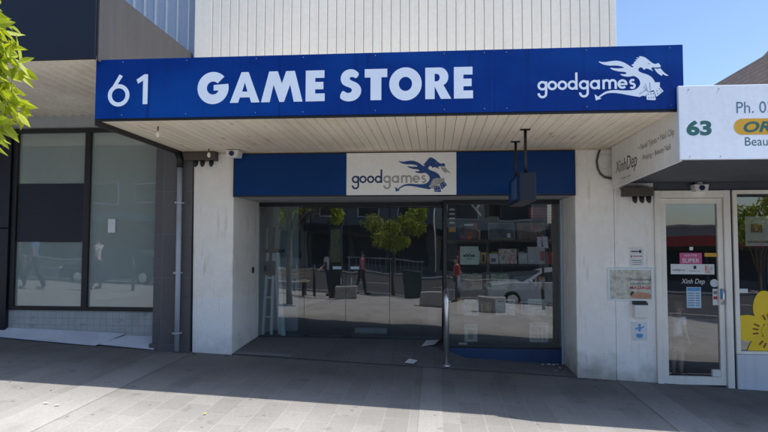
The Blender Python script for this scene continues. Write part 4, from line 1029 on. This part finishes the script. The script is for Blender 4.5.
def tree(x, y, trunk_h, crown_c, crown_r, n, size, lab, leaf='leaf_far', seed=1, extra=None, tr=.09):
    rnd = random.Random(seed); z0 = g(x, y) - .1
    t = thing('street_tree', lab, 'tree', (x, y, z0), None)
    mb = MB(); top = Vector((x + .05, y, z0 + trunk_h))
    mb.tube([(x, y, z0), (x + .02, y, z0 + trunk_h * .5), top], [tr * 1.25, tr, tr * .8], 10)
    cents = []
    for i in range(9):
        a = i * 2.4; e = Vector(crown_c) + Vector((cos(a) * crown_r * rnd.uniform(.45, .95), sin(a) * crown_r * rnd.uniform(.45, .95), crown_r * rnd.uniform(-.55, .75)))
        mid = top.lerp(e, .5) + Vector((0, 0, .1 * crown_r))
        mb.tube([top - Vector((0, 0, .05)), mid, e], [tr * .55, tr * .35, tr * .12], 7)
        cents.append((e, crown_r * rnd.uniform(.28, .5)))
    if extra:
        cents += extra
        for c_, r_ in extra:
            c_ = Vector(c_); a0 = top.lerp(c_, .35) + Vector((0, 0, .25)); mb.tube([top, a0, c_], [tr * .3, tr * .16, .007], 6)
            for q in range(7):
                d_ = Vector((rnd.uniform(-1, 1), rnd.uniform(-1, 1), rnd.uniform(-1, 1))).normalized() * r_ * 1.1; mb.tube([c_, c_ + d_ * .5 + Vector((0, 0, .015)), c_ + d_], [.006, .004, .002], 5)
    mb.build('trunk', 'bark', t)
    leaf_cloud(cents, n, size, rnd).build('crown', leaf, t)
    return t
# near tree: only the tips of one side of its crown reach into the picture
edge = [((-2.62, -4.9, 2.92), .17), ((-2.60, -4.9, 2.75), .19), ((-2.60, -4.85, 2.58), .17), ((-2.64, -4.9, 2.42), .13), ((-2.7, -5, 2.8), .2), ((-2.63, -4.9, 3.40), .09), ((-2.75, -4.9, 3.38), .12)]
tree(-3.95, -5.0, 2.0, (-3.75, -5.0, 3.1), .85, 1700, .112, 'leafy bright green tree at the left edge of the photo', 'leaf_near', 4, edge, .08)

# ------------------------------------------------------------------ people
def skin_body(nodes, edges, name):
    """Grow one smooth surface over a skeleton: nodes = {key: (point, radius)}."""
    keys = list(nodes); me = bpy.data.meshes.new(name); bm = bmesh.new(); ly = bm.verts.layers.skin.verify(); vm = {}
    for i, k_ in enumerate(keys):
        v = bm.verts.new(nodes[k_][0]); r = nodes[k_][1]; v[ly].radius = (r, r) if not isinstance(r, tuple) else r; v[ly].use_root = (i == 0); vm[k_] = v
    for a, b in edges: bm.edges.new((vm[a], vm[b]))
    bm.to_mesh(me); bm.free()
    ob = bpy.data.objects.new(name, me); COL.objects.link(ob)
    sk = ob.modifiers.new('skin', 'SKIN'); sk.use_smooth_shade = True
    ss = ob.modifiers.new('smooth', 'SUBSURF'); ss.levels = 2; ss.render_levels = 2
    dg = bpy.context.evaluated_depsgraph_get(); nm = bpy.data.meshes.new_from_object(ob.evaluated_get(dg))
    bpy.data.objects.remove(ob); bpy.data.meshes.remove(me); nm.name = name
    for p in nm.polygons: p.use_smooth = True
    return nm
def chain(ks): return list(zip(ks, ks[1:]))
def person(loc, H, heading, lab, top, legs, hair='hair', shoe='shoe_dark', shorts=False, stride=.16, lean=0.0, arm=(.15, -.1), bend=(.15, .15), child=False, skirt=False, group=None):
    t = thing('person', lab, 'person', loc, group); s = H / 1.75
    t.rotation_euler.z = heading
    hs = 1.28 if child else 1.0
    def V(x, y, z): return Vector((x, y + lean * max(0, z - .9), z)) * s
    st = stride
    nd = {'pelvis': (V(0, 0, .95), (.135 * s, .105 * s)), 'waist': (V(0, .0, 1.10), (.125 * s, .095 * s)), 'chest': (V(0, .0, 1.30), (.15 * s, .11 * s)), 'collar': (V(0, -.005, 1.43), (.10 * s, .075 * s)),
          'neck': (V(0, .005, 1.50), .052 * s), 'jaw': (V(0, .03, 1.575), .068 * s * hs), 'skull': (V(0, .012, 1.655 + (.01 if child else 0)), (.078 * s * hs, .092 * s * hs)), 'crown': (V(0, .0, 1.715 + (.02 if child else 0)), .058 * s * hs)}
    ed = chain(['pelvis', 'waist', 'chest', 'collar', 'neck', 'jaw', 'skull', 'crown'])
    for sd, sg in (('l', -1), ('r', 1)):
        f_ = st * sg; ay = arm[0] * (-sg) if not child else arm[0]
        nd[sd + 'hip'] = (V(.085 * sg, 0, .90), .092 * s); nd[sd + 'knee'] = (V(.09 * sg, f_ * .5 + .03, .50), .058 * s); nd[sd + 'calf'] = (V(.09 * sg, f_ * .8 - .01, .33), .054 * s)
        nd[sd + 'ankle'] = (V(.09 * sg, f_ - .02, .09), .036 * s); nd[sd + 'toe'] = (V(.10 * sg, f_ + .13, .035), .032 * s)
        ed += chain(['pelvis', sd + 'hip', sd + 'knee', sd + 'calf', sd + 'ankle', sd + 'toe'])
        b_ = bend[0 if sg < 0 else 1]
        nd[sd + 'sho'] = (V(.175 * sg, -.005, 1.41), .056 * s); el = V(.215 * sg, ay * .55 - .02, 1.13); nd[sd + 'elb'] = (el, .040 * s)
        wr = el + V(.0, ay * .5 + b_, -.25 + b_ * .5) - V(0, 0, 0); nd[sd + 'wri'] = (wr, .026 * s)
        dr_ = (wr - el).normalized(); pa = wr + dr_ * .075 * s; nd[sd + 'palm'] = (pa, (.032 * s, .018 * s))
        ed += chain(['collar', sd + 'sho', sd + 'elb', sd + 'wri', sd + 'palm'])
        for i in range(4):
            o = Vector((0, (i - 1.5) * .017, 0)) * s; ln = (.060, .072, .068, .052)[i] * s
            a1 = pa + o + dr_ * .03 * s; a2 = a1 + dr_ * ln * .6 + Vector((-sg * .006, 0, 0)) * s; a3 = a2 + dr_ * ln * .45 + Vector((-sg * .016, 0, 0)) * s
            for q, (kk, rr_) in zip((a1, a2, a3), (('a', .0095), ('b', .0085), ('c', .0068))): nd['%sf%d%s' % (sd, i, kk)] = (q, rr_ * s)
            ed += chain([sd + 'palm', '%sf%da' % (sd, i), '%sf%db' % (sd, i), '%sf%dc' % (sd, i)])
        nd[sd + 'tha'] = (pa + Vector((-sg * .012, .034, -.005)) * s, .0105 * s); nd[sd + 'thb'] = (pa + Vector((-sg * .022, .046, -.04)) * s, .0085 * s)
        ed += chain([sd + 'palm', sd + 'tha', sd + 'thb'])
    body = bpy.data.objects.new('body', skin_body(nd, ed, 'body')); COL.objects.link(body); body.parent = t; body.data.materials.append(M['skin'])
    def garment(nm, keys, grow, m, tail=None):
        n2 = {}
        for k_ in keys:
            p, r = nd[k_]; n2[k_] = (p, tuple(q + grow * s for q in r) if isinstance(r, tuple) else r + grow * s)
        e2 = [e for e in ed if e[0] in n2 and e[1] in n2]
        if tail: tail(n2, e2)
        o = bpy.data.objects.new(nm, skin_body(n2, e2, nm)); COL.objects.link(o); o.parent = t; o.data.materials.append(M[m]); return o
    def sleeves(n2, e2):
        for sd in 'lr':
            p = nd[sd + 'sho'][0].lerp(nd[sd + 'elb'][0], .62); n2[sd + 'slv'] = (p, .060 * s); e2.append((sd + 'sho', sd + 'slv'))
        p = nd['pelvis'][0] + Vector((0, 0, -.03 * s)); n2['hem'] = (p, (.15 * s, .122 * s)); e2.append(('pelvis', 'hem'))
    garment('shirt', ['waist', 'pelvis', 'chest', 'collar', 'lsho', 'rsho'], .018, top, sleeves)
    def cuffs(n2, e2):
        for sd in 'lr':
            p = nd[sd + 'hip'][0].lerp(nd[sd + 'knee'][0], .8); n2[sd + 'cuf'] = (p, .078 * s); e2.append((sd + 'hip', sd + 'cuf'))
    if shorts: garment('shorts', ['pelvis', 'lhip', 'rhip'], .010, legs, cuffs)
    else: garment('trousers', ['pelvis', 'lhip', 'rhip', 'lknee', 'rknee', 'lcalf', 'rcalf', 'lankle', 'rankle'], .013, legs)
    def local(mb, nm, m):
        bm = mb.bm; me = bpy.data.meshes.new(nm); bm.to_mesh(me); bm.free(); me.materials.append(M[m]); o = bpy.data.objects.new(nm, me); COL.objects.link(o); o.parent = t; return o
    hc = nd['skull'][0] + Vector((0, -.022, .035)) * s * hs
    mb = MB().ell(hc, (.089 * s * hs, .100 * s * hs, .085 * s * hs), 18); local(mb, 'hair', hair)
    for sg in (-1, 1):
        mb = MB().ell(nd['skull'][0] + Vector((.031 * sg, .083, -.02)) * s * hs, (.011 * s, .008 * s, .008 * s), 10); local(mb, 'eye', 'eye')
        mb = MB().ell(nd['skull'][0] + Vector((.082 * sg, .0, -.03)) * s * hs, (.012 * s, .02 * s, .03 * s), 10); local(mb, 'ear', 'skin')
        tp = nd[('l' if sg < 0 else 'r') + 'toe'][0]; ak = nd[('l' if sg < 0 else 'r') + 'ankle'][0]
        mb = MB().ell(tp.lerp(ak, .42) + Vector((0, 0, -.012 * s)), (.047 * s, .135 * s, .046 * s), 14); local(mb, 'shoe', shoe)
    mb = MB().ell(nd['skull'][0] + Vector((0, .098, -.05)) * s * hs, (.012 * s, .016 * s, .022 * s), 10); local(mb, 'nose', 'skin')
    mb = MB().ell(nd['jaw'][0] + Vector((0, .063 * hs, -.004)) * s, (.022 * s, .008 * s, .006 * s), 10); local(mb, 'mouth', 'lips')
    return t
# child just inside the salon door
person((3.37, .42, -.1), 1.02, radians(-70), 'small child in white t-shirt and dark shorts standing inside the salon door', 'tee_white', 'shorts_dark', 'hair_fair', 'shoe_dark', True, .03, .06, (.08, 0), (.05, .05), True)
# people out on the street, seen in the shop glass
def G2(x, y): return (x, y, g(x, y))
person(G2(-2.9, -12.3), 1.70, radians(-75), 'person in pink top and dark trousers walking along the pavement', 'top_pink', 'shorts_dark', stride=.22)
person(G2(.8, -12.0), 1.70, radians(80), 'person in red top and dark trousers standing at the kerb', 'top_red', 'shorts_dark', stride=.08)
person(G2(-8.3, -12.4), 1.75, radians(-90), 'person in light blue top walking farther along the kerb', 'top_light', 'denim', stride=.24)
person(G2(-11.9, -7.6), 1.75, radians(80), 'person in blue top and jeans walking before the left shop', 'top_blue', 'denim', stride=.24, shoe='shoe')
person(G2(-12.3, -7.3), 1.80, radians(80), 'person in khaki top walking beside the one in blue', 'top_khaki', 'shorts_dark', stride=.24, shoe='shoe')
person(G2(-11.0, -9.4), 1.72, radians(95), 'person in white top standing on the pavement before the left shop', 'tee_white', 'denim', stride=.10)

person(G2(-3.9, -10.9), 1.68, radians(20), 'person in white top and jeans standing near the notice pillar', 'tee_white', 'denim', stride=.06, bend=(.2, .1))
# ------------------------------------------------------------------ street furniture, cars and shops opposite (seen in the glass)
def bollard(x, y, h, lab):
    t = thing('bollard', lab, 'bollard', (x, y, g(x, y)), 'dark bollards on the pavement'); z = g(x, y)
    MB().tube([(x, y, z - .02), (x, y, z + h)], .045, 12).build('post', 'pole', t); MB().ell((x, y, z + h), (.05, .05, .03), 12).build('cap', 'pole', t)
    return t
b0 = bollard(-4.35, -10.3, 1.05, 'dark bollard before the glass doors')
for x, y, lab in ((-5.6, -12.6, 'dark bollard at the kerb left of the doors'), (-9.6, -9.0, 'dark bollard before the left shop'), (3.6, -10.0, 'dark bollard before the display window')):
    dup(b0, (x, y, g(x, y)), lab)
def block_seat(x, y, lab):
    z = g(x, y); t = thing('concrete_seat', lab, 'seat', (x, y, z), 'concrete block seats on the pavement')
    MB().box(x - .38, x + .38, y - .22, y + .22, z + .02, z + .44, .015).build('block', 'concrete', t)
    MB().box(x - .34, x + .34, y - .18, y + .18, z - .05, z + .02).build('foot', 'render_grey', t)
    return t
s0 = block_seat(-.05, -7.2, 'concrete block seat before the glass doors'); dup(s0, (1.65, -7.3, g(1.65, -7.3)), 'concrete block seat before the display window', rz=radians(8))
dup(s0, (-2.9, -8.3, g(-2.9, -8.3)), 'concrete block seat beside the dark bollard', rz=radians(-6))
x, y = -.75, -15.0
x, y = -.9, -12.5; z = g(x, y); t = thing('street_cabinet', 'dark green service cabinet at the kerb', 'cabinet', (x, y, z))
MB().box(x - .35, x + .35, y - .22, y + .22, z, z + 1.0, .015).build('body', 'green_cab', t); MB().box(x - .38, x + .38, y - .25, y + .25, z + 1.0, z + 1.05, .01).build('top', 'green_cab', t)
MB().box(x - .30, x - .005, y + .22, y + .228, z + .1, z + .94).build('door', 'green_cab', t); MB().box(x + .005, x + .30, y + .22, y + .228, z + .1, z + .94).build('door', 'green_cab', t)
x, y = 3.9, -11.6; z = g(x, y); t = thing('street_sign', 'dark sign post at the kerb with a small plate', 'sign', (x, y, z))
MB().tube([(x, y, z - .05), (x, y, z + 2.6)], .03, 10).build('post', 'pole', t); MB().box(x - .22, x + .22, y - .01, y + .01, z + 2.1, z + 2.55, .01).build('plate', 'paper', t)
x, y = -3.4, -9.2; z = g(x, y)
t = thing('notice_pillar', 'dark freestanding notice pillar on the pavement', 'pillar', (x, y, z))
MB().box(x - .22, x + .22, y - .15, y + .15, z - .02, z + 2.5, .02).build('body', 'pole', t); MB().box(x - .18, x + .18, y + .15, y + .156, z + 1.2, z + 2.3).build('panel', 'art_green', t); MB().box(x - .27, x + .27, y - .2, y + .2, z + 2.5, z + 2.6, .01).build('cap', 'pole', t)

x, y = -5.2, -9.6; z = g(x, y); t = thing('street_bench', 'slatted street bench on the pavement between the bollards', 'bench', (x, y, z))
mb = MB()
for i in range(5): mb.box(x - .8, x + .8, y - .22 + i * .095, y - .15 + i * .095, z + .43, z + .46)
mb.build('seat', 'soffit_gap', t)
mb = MB()
for i in range(3): mb.box(x - .8, x + .8, y - .27, y - .245, z + .55 + i * .12, z + .64 + i * .12)
mb.build('backrest', 'soffit_gap', t)
for q in (-.65, .65): MB().box(x + q - .03, x + q + .03, y - .26, y + .22, z, z + .43, .005).build('leg', 'pole', t)
t = thing('railing', 'pale picket railing along the far kerb', 'railing', (-3.5, -29.6, g(-3.5, -13)))
for q in range(18):
    xx = -6.0 + q * .30; MB().box(xx - .015, xx + .015, -29.62, -29.58, g(xx, -13), g(xx, -13) + 1.05).build('picket', 'concrete', t)
MB().hexa([(-6.1, -29.64, g(-6.1, -13) + .95), (-.8, -29.64, g(-.8, -13) + .95), (-.8, -29.56, g(-.8, -13) + .95), (-6.1, -29.56, g(-6.1, -13) + .95), (-6.1, -29.64, g(-6.1, -13) + 1.02), (-.8, -29.64, g(-.8, -13) + 1.02), (-.8, -29.56, g(-.8, -13) + 1.02), (-6.1, -29.56, g(-6.1, -13) + 1.02)]).build('rail', 'concrete', t)

def car(x, y, lab, paint, flip=1):
    z = road_z(x, y); t = thing('parked_car', lab, 'car', (x, y, z), 'cars on the road')
    L, Wd = 2.2, .88
    prof = [(-2.2, .30), (-2.22, .62), (-2.05, .88), (-1.2, .98), (-.55, 1.02), (1.35, 1.04), (2.1, .95), (2.2, .62), (2.18, .30)]
    def yy(v): return 1.0 if v < .9 else 1.0 - (v - .9) * .35
    mb = MB(); secs = []
    for sd in (-1, -.93, .93, 1):
        k_ = 1 if abs(sd) < .99 else 0
        secs.append([mb.bm.verts.new((x + flip * u * (1 if k_ else .985), y + sd * Wd * yy(v), z + v - (0 if k_ else .02))) for u, v in prof])
    n = len(prof)
    for a, b in zip(secs, secs[1:]):
        for i in range(n): mb.bm.faces.new((a[i], a[(i + 1) % n], b[(i + 1) % n], b[i]))
    mb.bm.faces.new(secs[0]); mb.bm.faces.new(secs[-1][::-1])
    mb.build('body', paint, t)
    cab = [(-.95, .99), (-.15, 1.42), (.35, 1.47), (1.05, 1.44), (1.95, 1.0)]
    mb = MB(); a = [[mb.bm.verts.new((x + flip * u, y + sd * (.80 - (v - .99) * .32), z + v)) for u, v in cab] for sd in (-1, 1)]
    for i in range(5): mb.bm.faces.new((a[0][i], a[0][(i + 1) % 5], a[1][(i + 1) % 5], a[1][i]))
    mb.bm.faces.new(a[0]); mb.bm.faces.new(a[1][::-1]); mb.build('roof', paint, t)
    for sd in (-1, 1):
        for q in ([(-.62, 1.03), (-.12, 1.36), (.38, 1.40), (.38, 1.04)], [(.45, 1.04), (.45, 1.40), (1.0, 1.38), (1.55, 1.05)]):
            MB().quad(*[(x + flip * u, y + sd * (.806 - (v - .99) * .32), z + v) for u, v in q]).build('side_window', 'awning_dark', t)
        for u in (-1.38, 1.33):
            wl = MB().tube([(x + flip * u, y + sd * .70, z + .31), (x + flip * u, y + sd * .90, z + .31)], .31, 24).build('wheel', 'tyre', t)
            MB().tube([(x + flip * u, y + sd * .895, z + .31), (x + flip * u, y + sd * .908, z + .31)], .20, 18).build('rim', 'steel', wl)
        MB().box(x + flip * -2.235, x + flip * -2.15, y + sd * .78 - .14, y + sd * .78 + .12, z + .66, z + .78, .02).build('headlight', 'lamp_clear', t)
        MB().box(x + flip * 2.12, x + flip * 2.215, y + sd * .78 - .1, y + sd * .78 + .1, z + .72, z + .92, .02).build('tail_light', 'lamp_red', t)
        MB().ell((x + flip * -.62, y + sd * .98, z + 1.05), (.08, .07, .06), 10).build('mirror', paint, t)
    for q in ([(-.93, 1.01), (-.17, 1.415)], [(1.93, 1.01), (1.09, 1.43)]):
        (u0_, v0_), (u1_, v1_) = q; e = -.012 if u0_ < 0 else .012
        MB().quad((x + flip * (u0_ + e), y - .70, z + v0_ + .02), (x + flip * (u0_ + e), y + .70, z + v0_ + .02), (x + flip * (u1_ + e), y + .60, z + v1_ + .01), (x + flip * (u1_ + e), y - .60, z + v1_ + .01)).build('windscreen', 'awning_dark', t)
    return t
car(4.4, -14.4, 'silver hatchback parked at the kerb before the display window', 'car_silver')
car(15.2, -14.5, 'dark car parked at the kerb before the salon', 'car_dark')
car(-13.0, -14.5, 'dark car parked farther left along the kerb', 'car_dark')

def opposite(x0, x1, h, wallm, fasm, awm, lab):
    zb_ = g((x0 + x1) / 2, -13); t = thing('opposite_shop', lab, 'building', ((x0 + x1) / 2, -32, zb_), 'shops across the road')
    MB().box(x0, x1, -40, -32.2, zb_ - 2, zb_ + h).build('wall', wallm, t)
    MB().box(x0 - .05, x1 + .05, -32.3, -32.1, zb_ + h, zb_ + h + .15).build('parapet', 'kerb', t)
    MB().box(x0 + .05, x1 - .05, -32.19, -30.2, zb_ + 2.9, zb_ + 3.05).build('awning', awm, t)
    MB().box(x0 + .05, x1 - .05, -30.19, -30.12, zb_ + 2.75, zb_ + 3.35).build('fascia', fasm, t)
    n = max(1, int((x1 - x0) / 3))
    for i in range(n):
        a = x0 + .3 + (x1 - x0 - .6) * i / n; b = x0 + .3 + (x1 - x0 - .6) * (i + 1) / n - .25
        f_ = MB().box(a, b, -32.19, -32.12, zb_ + .45, zb_ + 2.5).build('shop_window', 'dark_frame', t)
        MB().quad((a + .08, -32.115, zb_ + .55), (b - .08, -32.115, zb_ + .55), (b - .08, -32.115, zb_ + 2.4), (a + .08, -32.115, zb_ + 2.4)).build('pane', 'awning_dark', f_)
        if h > 4.8:
            f_ = MB().box(a + .5, b - .5, -32.19, -32.14, zb_ + 4.0, zb_ + min(h - .7, 5.6)).build('upper_window', 'frame_cream', t)
            MB().quad((a + .58, -32.135, zb_ + 4.08), (b - .58, -32.135, zb_ + 4.08), (b - .58, -32.135, zb_ + min(h - .78, 5.52)), (a + .58, -32.135, zb_ + min(h - .78, 5.52))).build('pane', 'awning_dark', f_)
opposite(-46, -30, 11.5, 'render_grey', 'navy', 'awning_dark', 'grey shop row far along the opposite side')
opposite(-29.9, -19, 10.8, 'brick_red', 'fascia_teal', 'awning_dark', 'red brick shop with teal fascia across the road')
opposite(-18.9, -9.5, 9.6, 'render_cream', 'fascia_teal', 'awning_dark', 'cream two storey shop across the road')
opposite(-9.4, 0, 7.2, 'render_grey', 'navy', 'awning_dark', 'grey shop with navy fascia across the road')
opposite(.1, 8, 7.4, 'render_cream', 'navy', 'awning_dark', 'cream shop with navy fascia straight across the road')
opposite(8.1, 22, 4.1, 'render_grey', 'fascia_red', 'awning_pale', 'low shop with red fascia and pale awning across the road')
opposite(22.1, 40, 4.4, 'render_cream', 'navy', 'awning_pale', 'low cream shop at the end of the opposite row')
tree(-1.7, -24.0 + 10.9, 1.7, (-1.45, -13.1, 2.35), 1.15, 2600, .16, 'small round street tree at the kerb across from the doors', seed=11, tr=.06)
tree(-6.6, -20.0 + 7, 2.2, (-6.4, -13.0, 3.1), .9, 1800, .16, 'slim street tree at the kerb left of the doors', seed=12, tr=.06)
tree(11.0, -12.6, 1.8, (11.0, -12.6, 2.6), 1.2, 2400, .16, 'street tree at the kerb before the salon', seed=13, tr=.06)
tree(-17.5, -12.6, 2.2, (-17.5, -12.6, 3.4), 1.7, 2800, .2, 'broad street tree at the kerb before the left shop', seed=14, tr=.09)
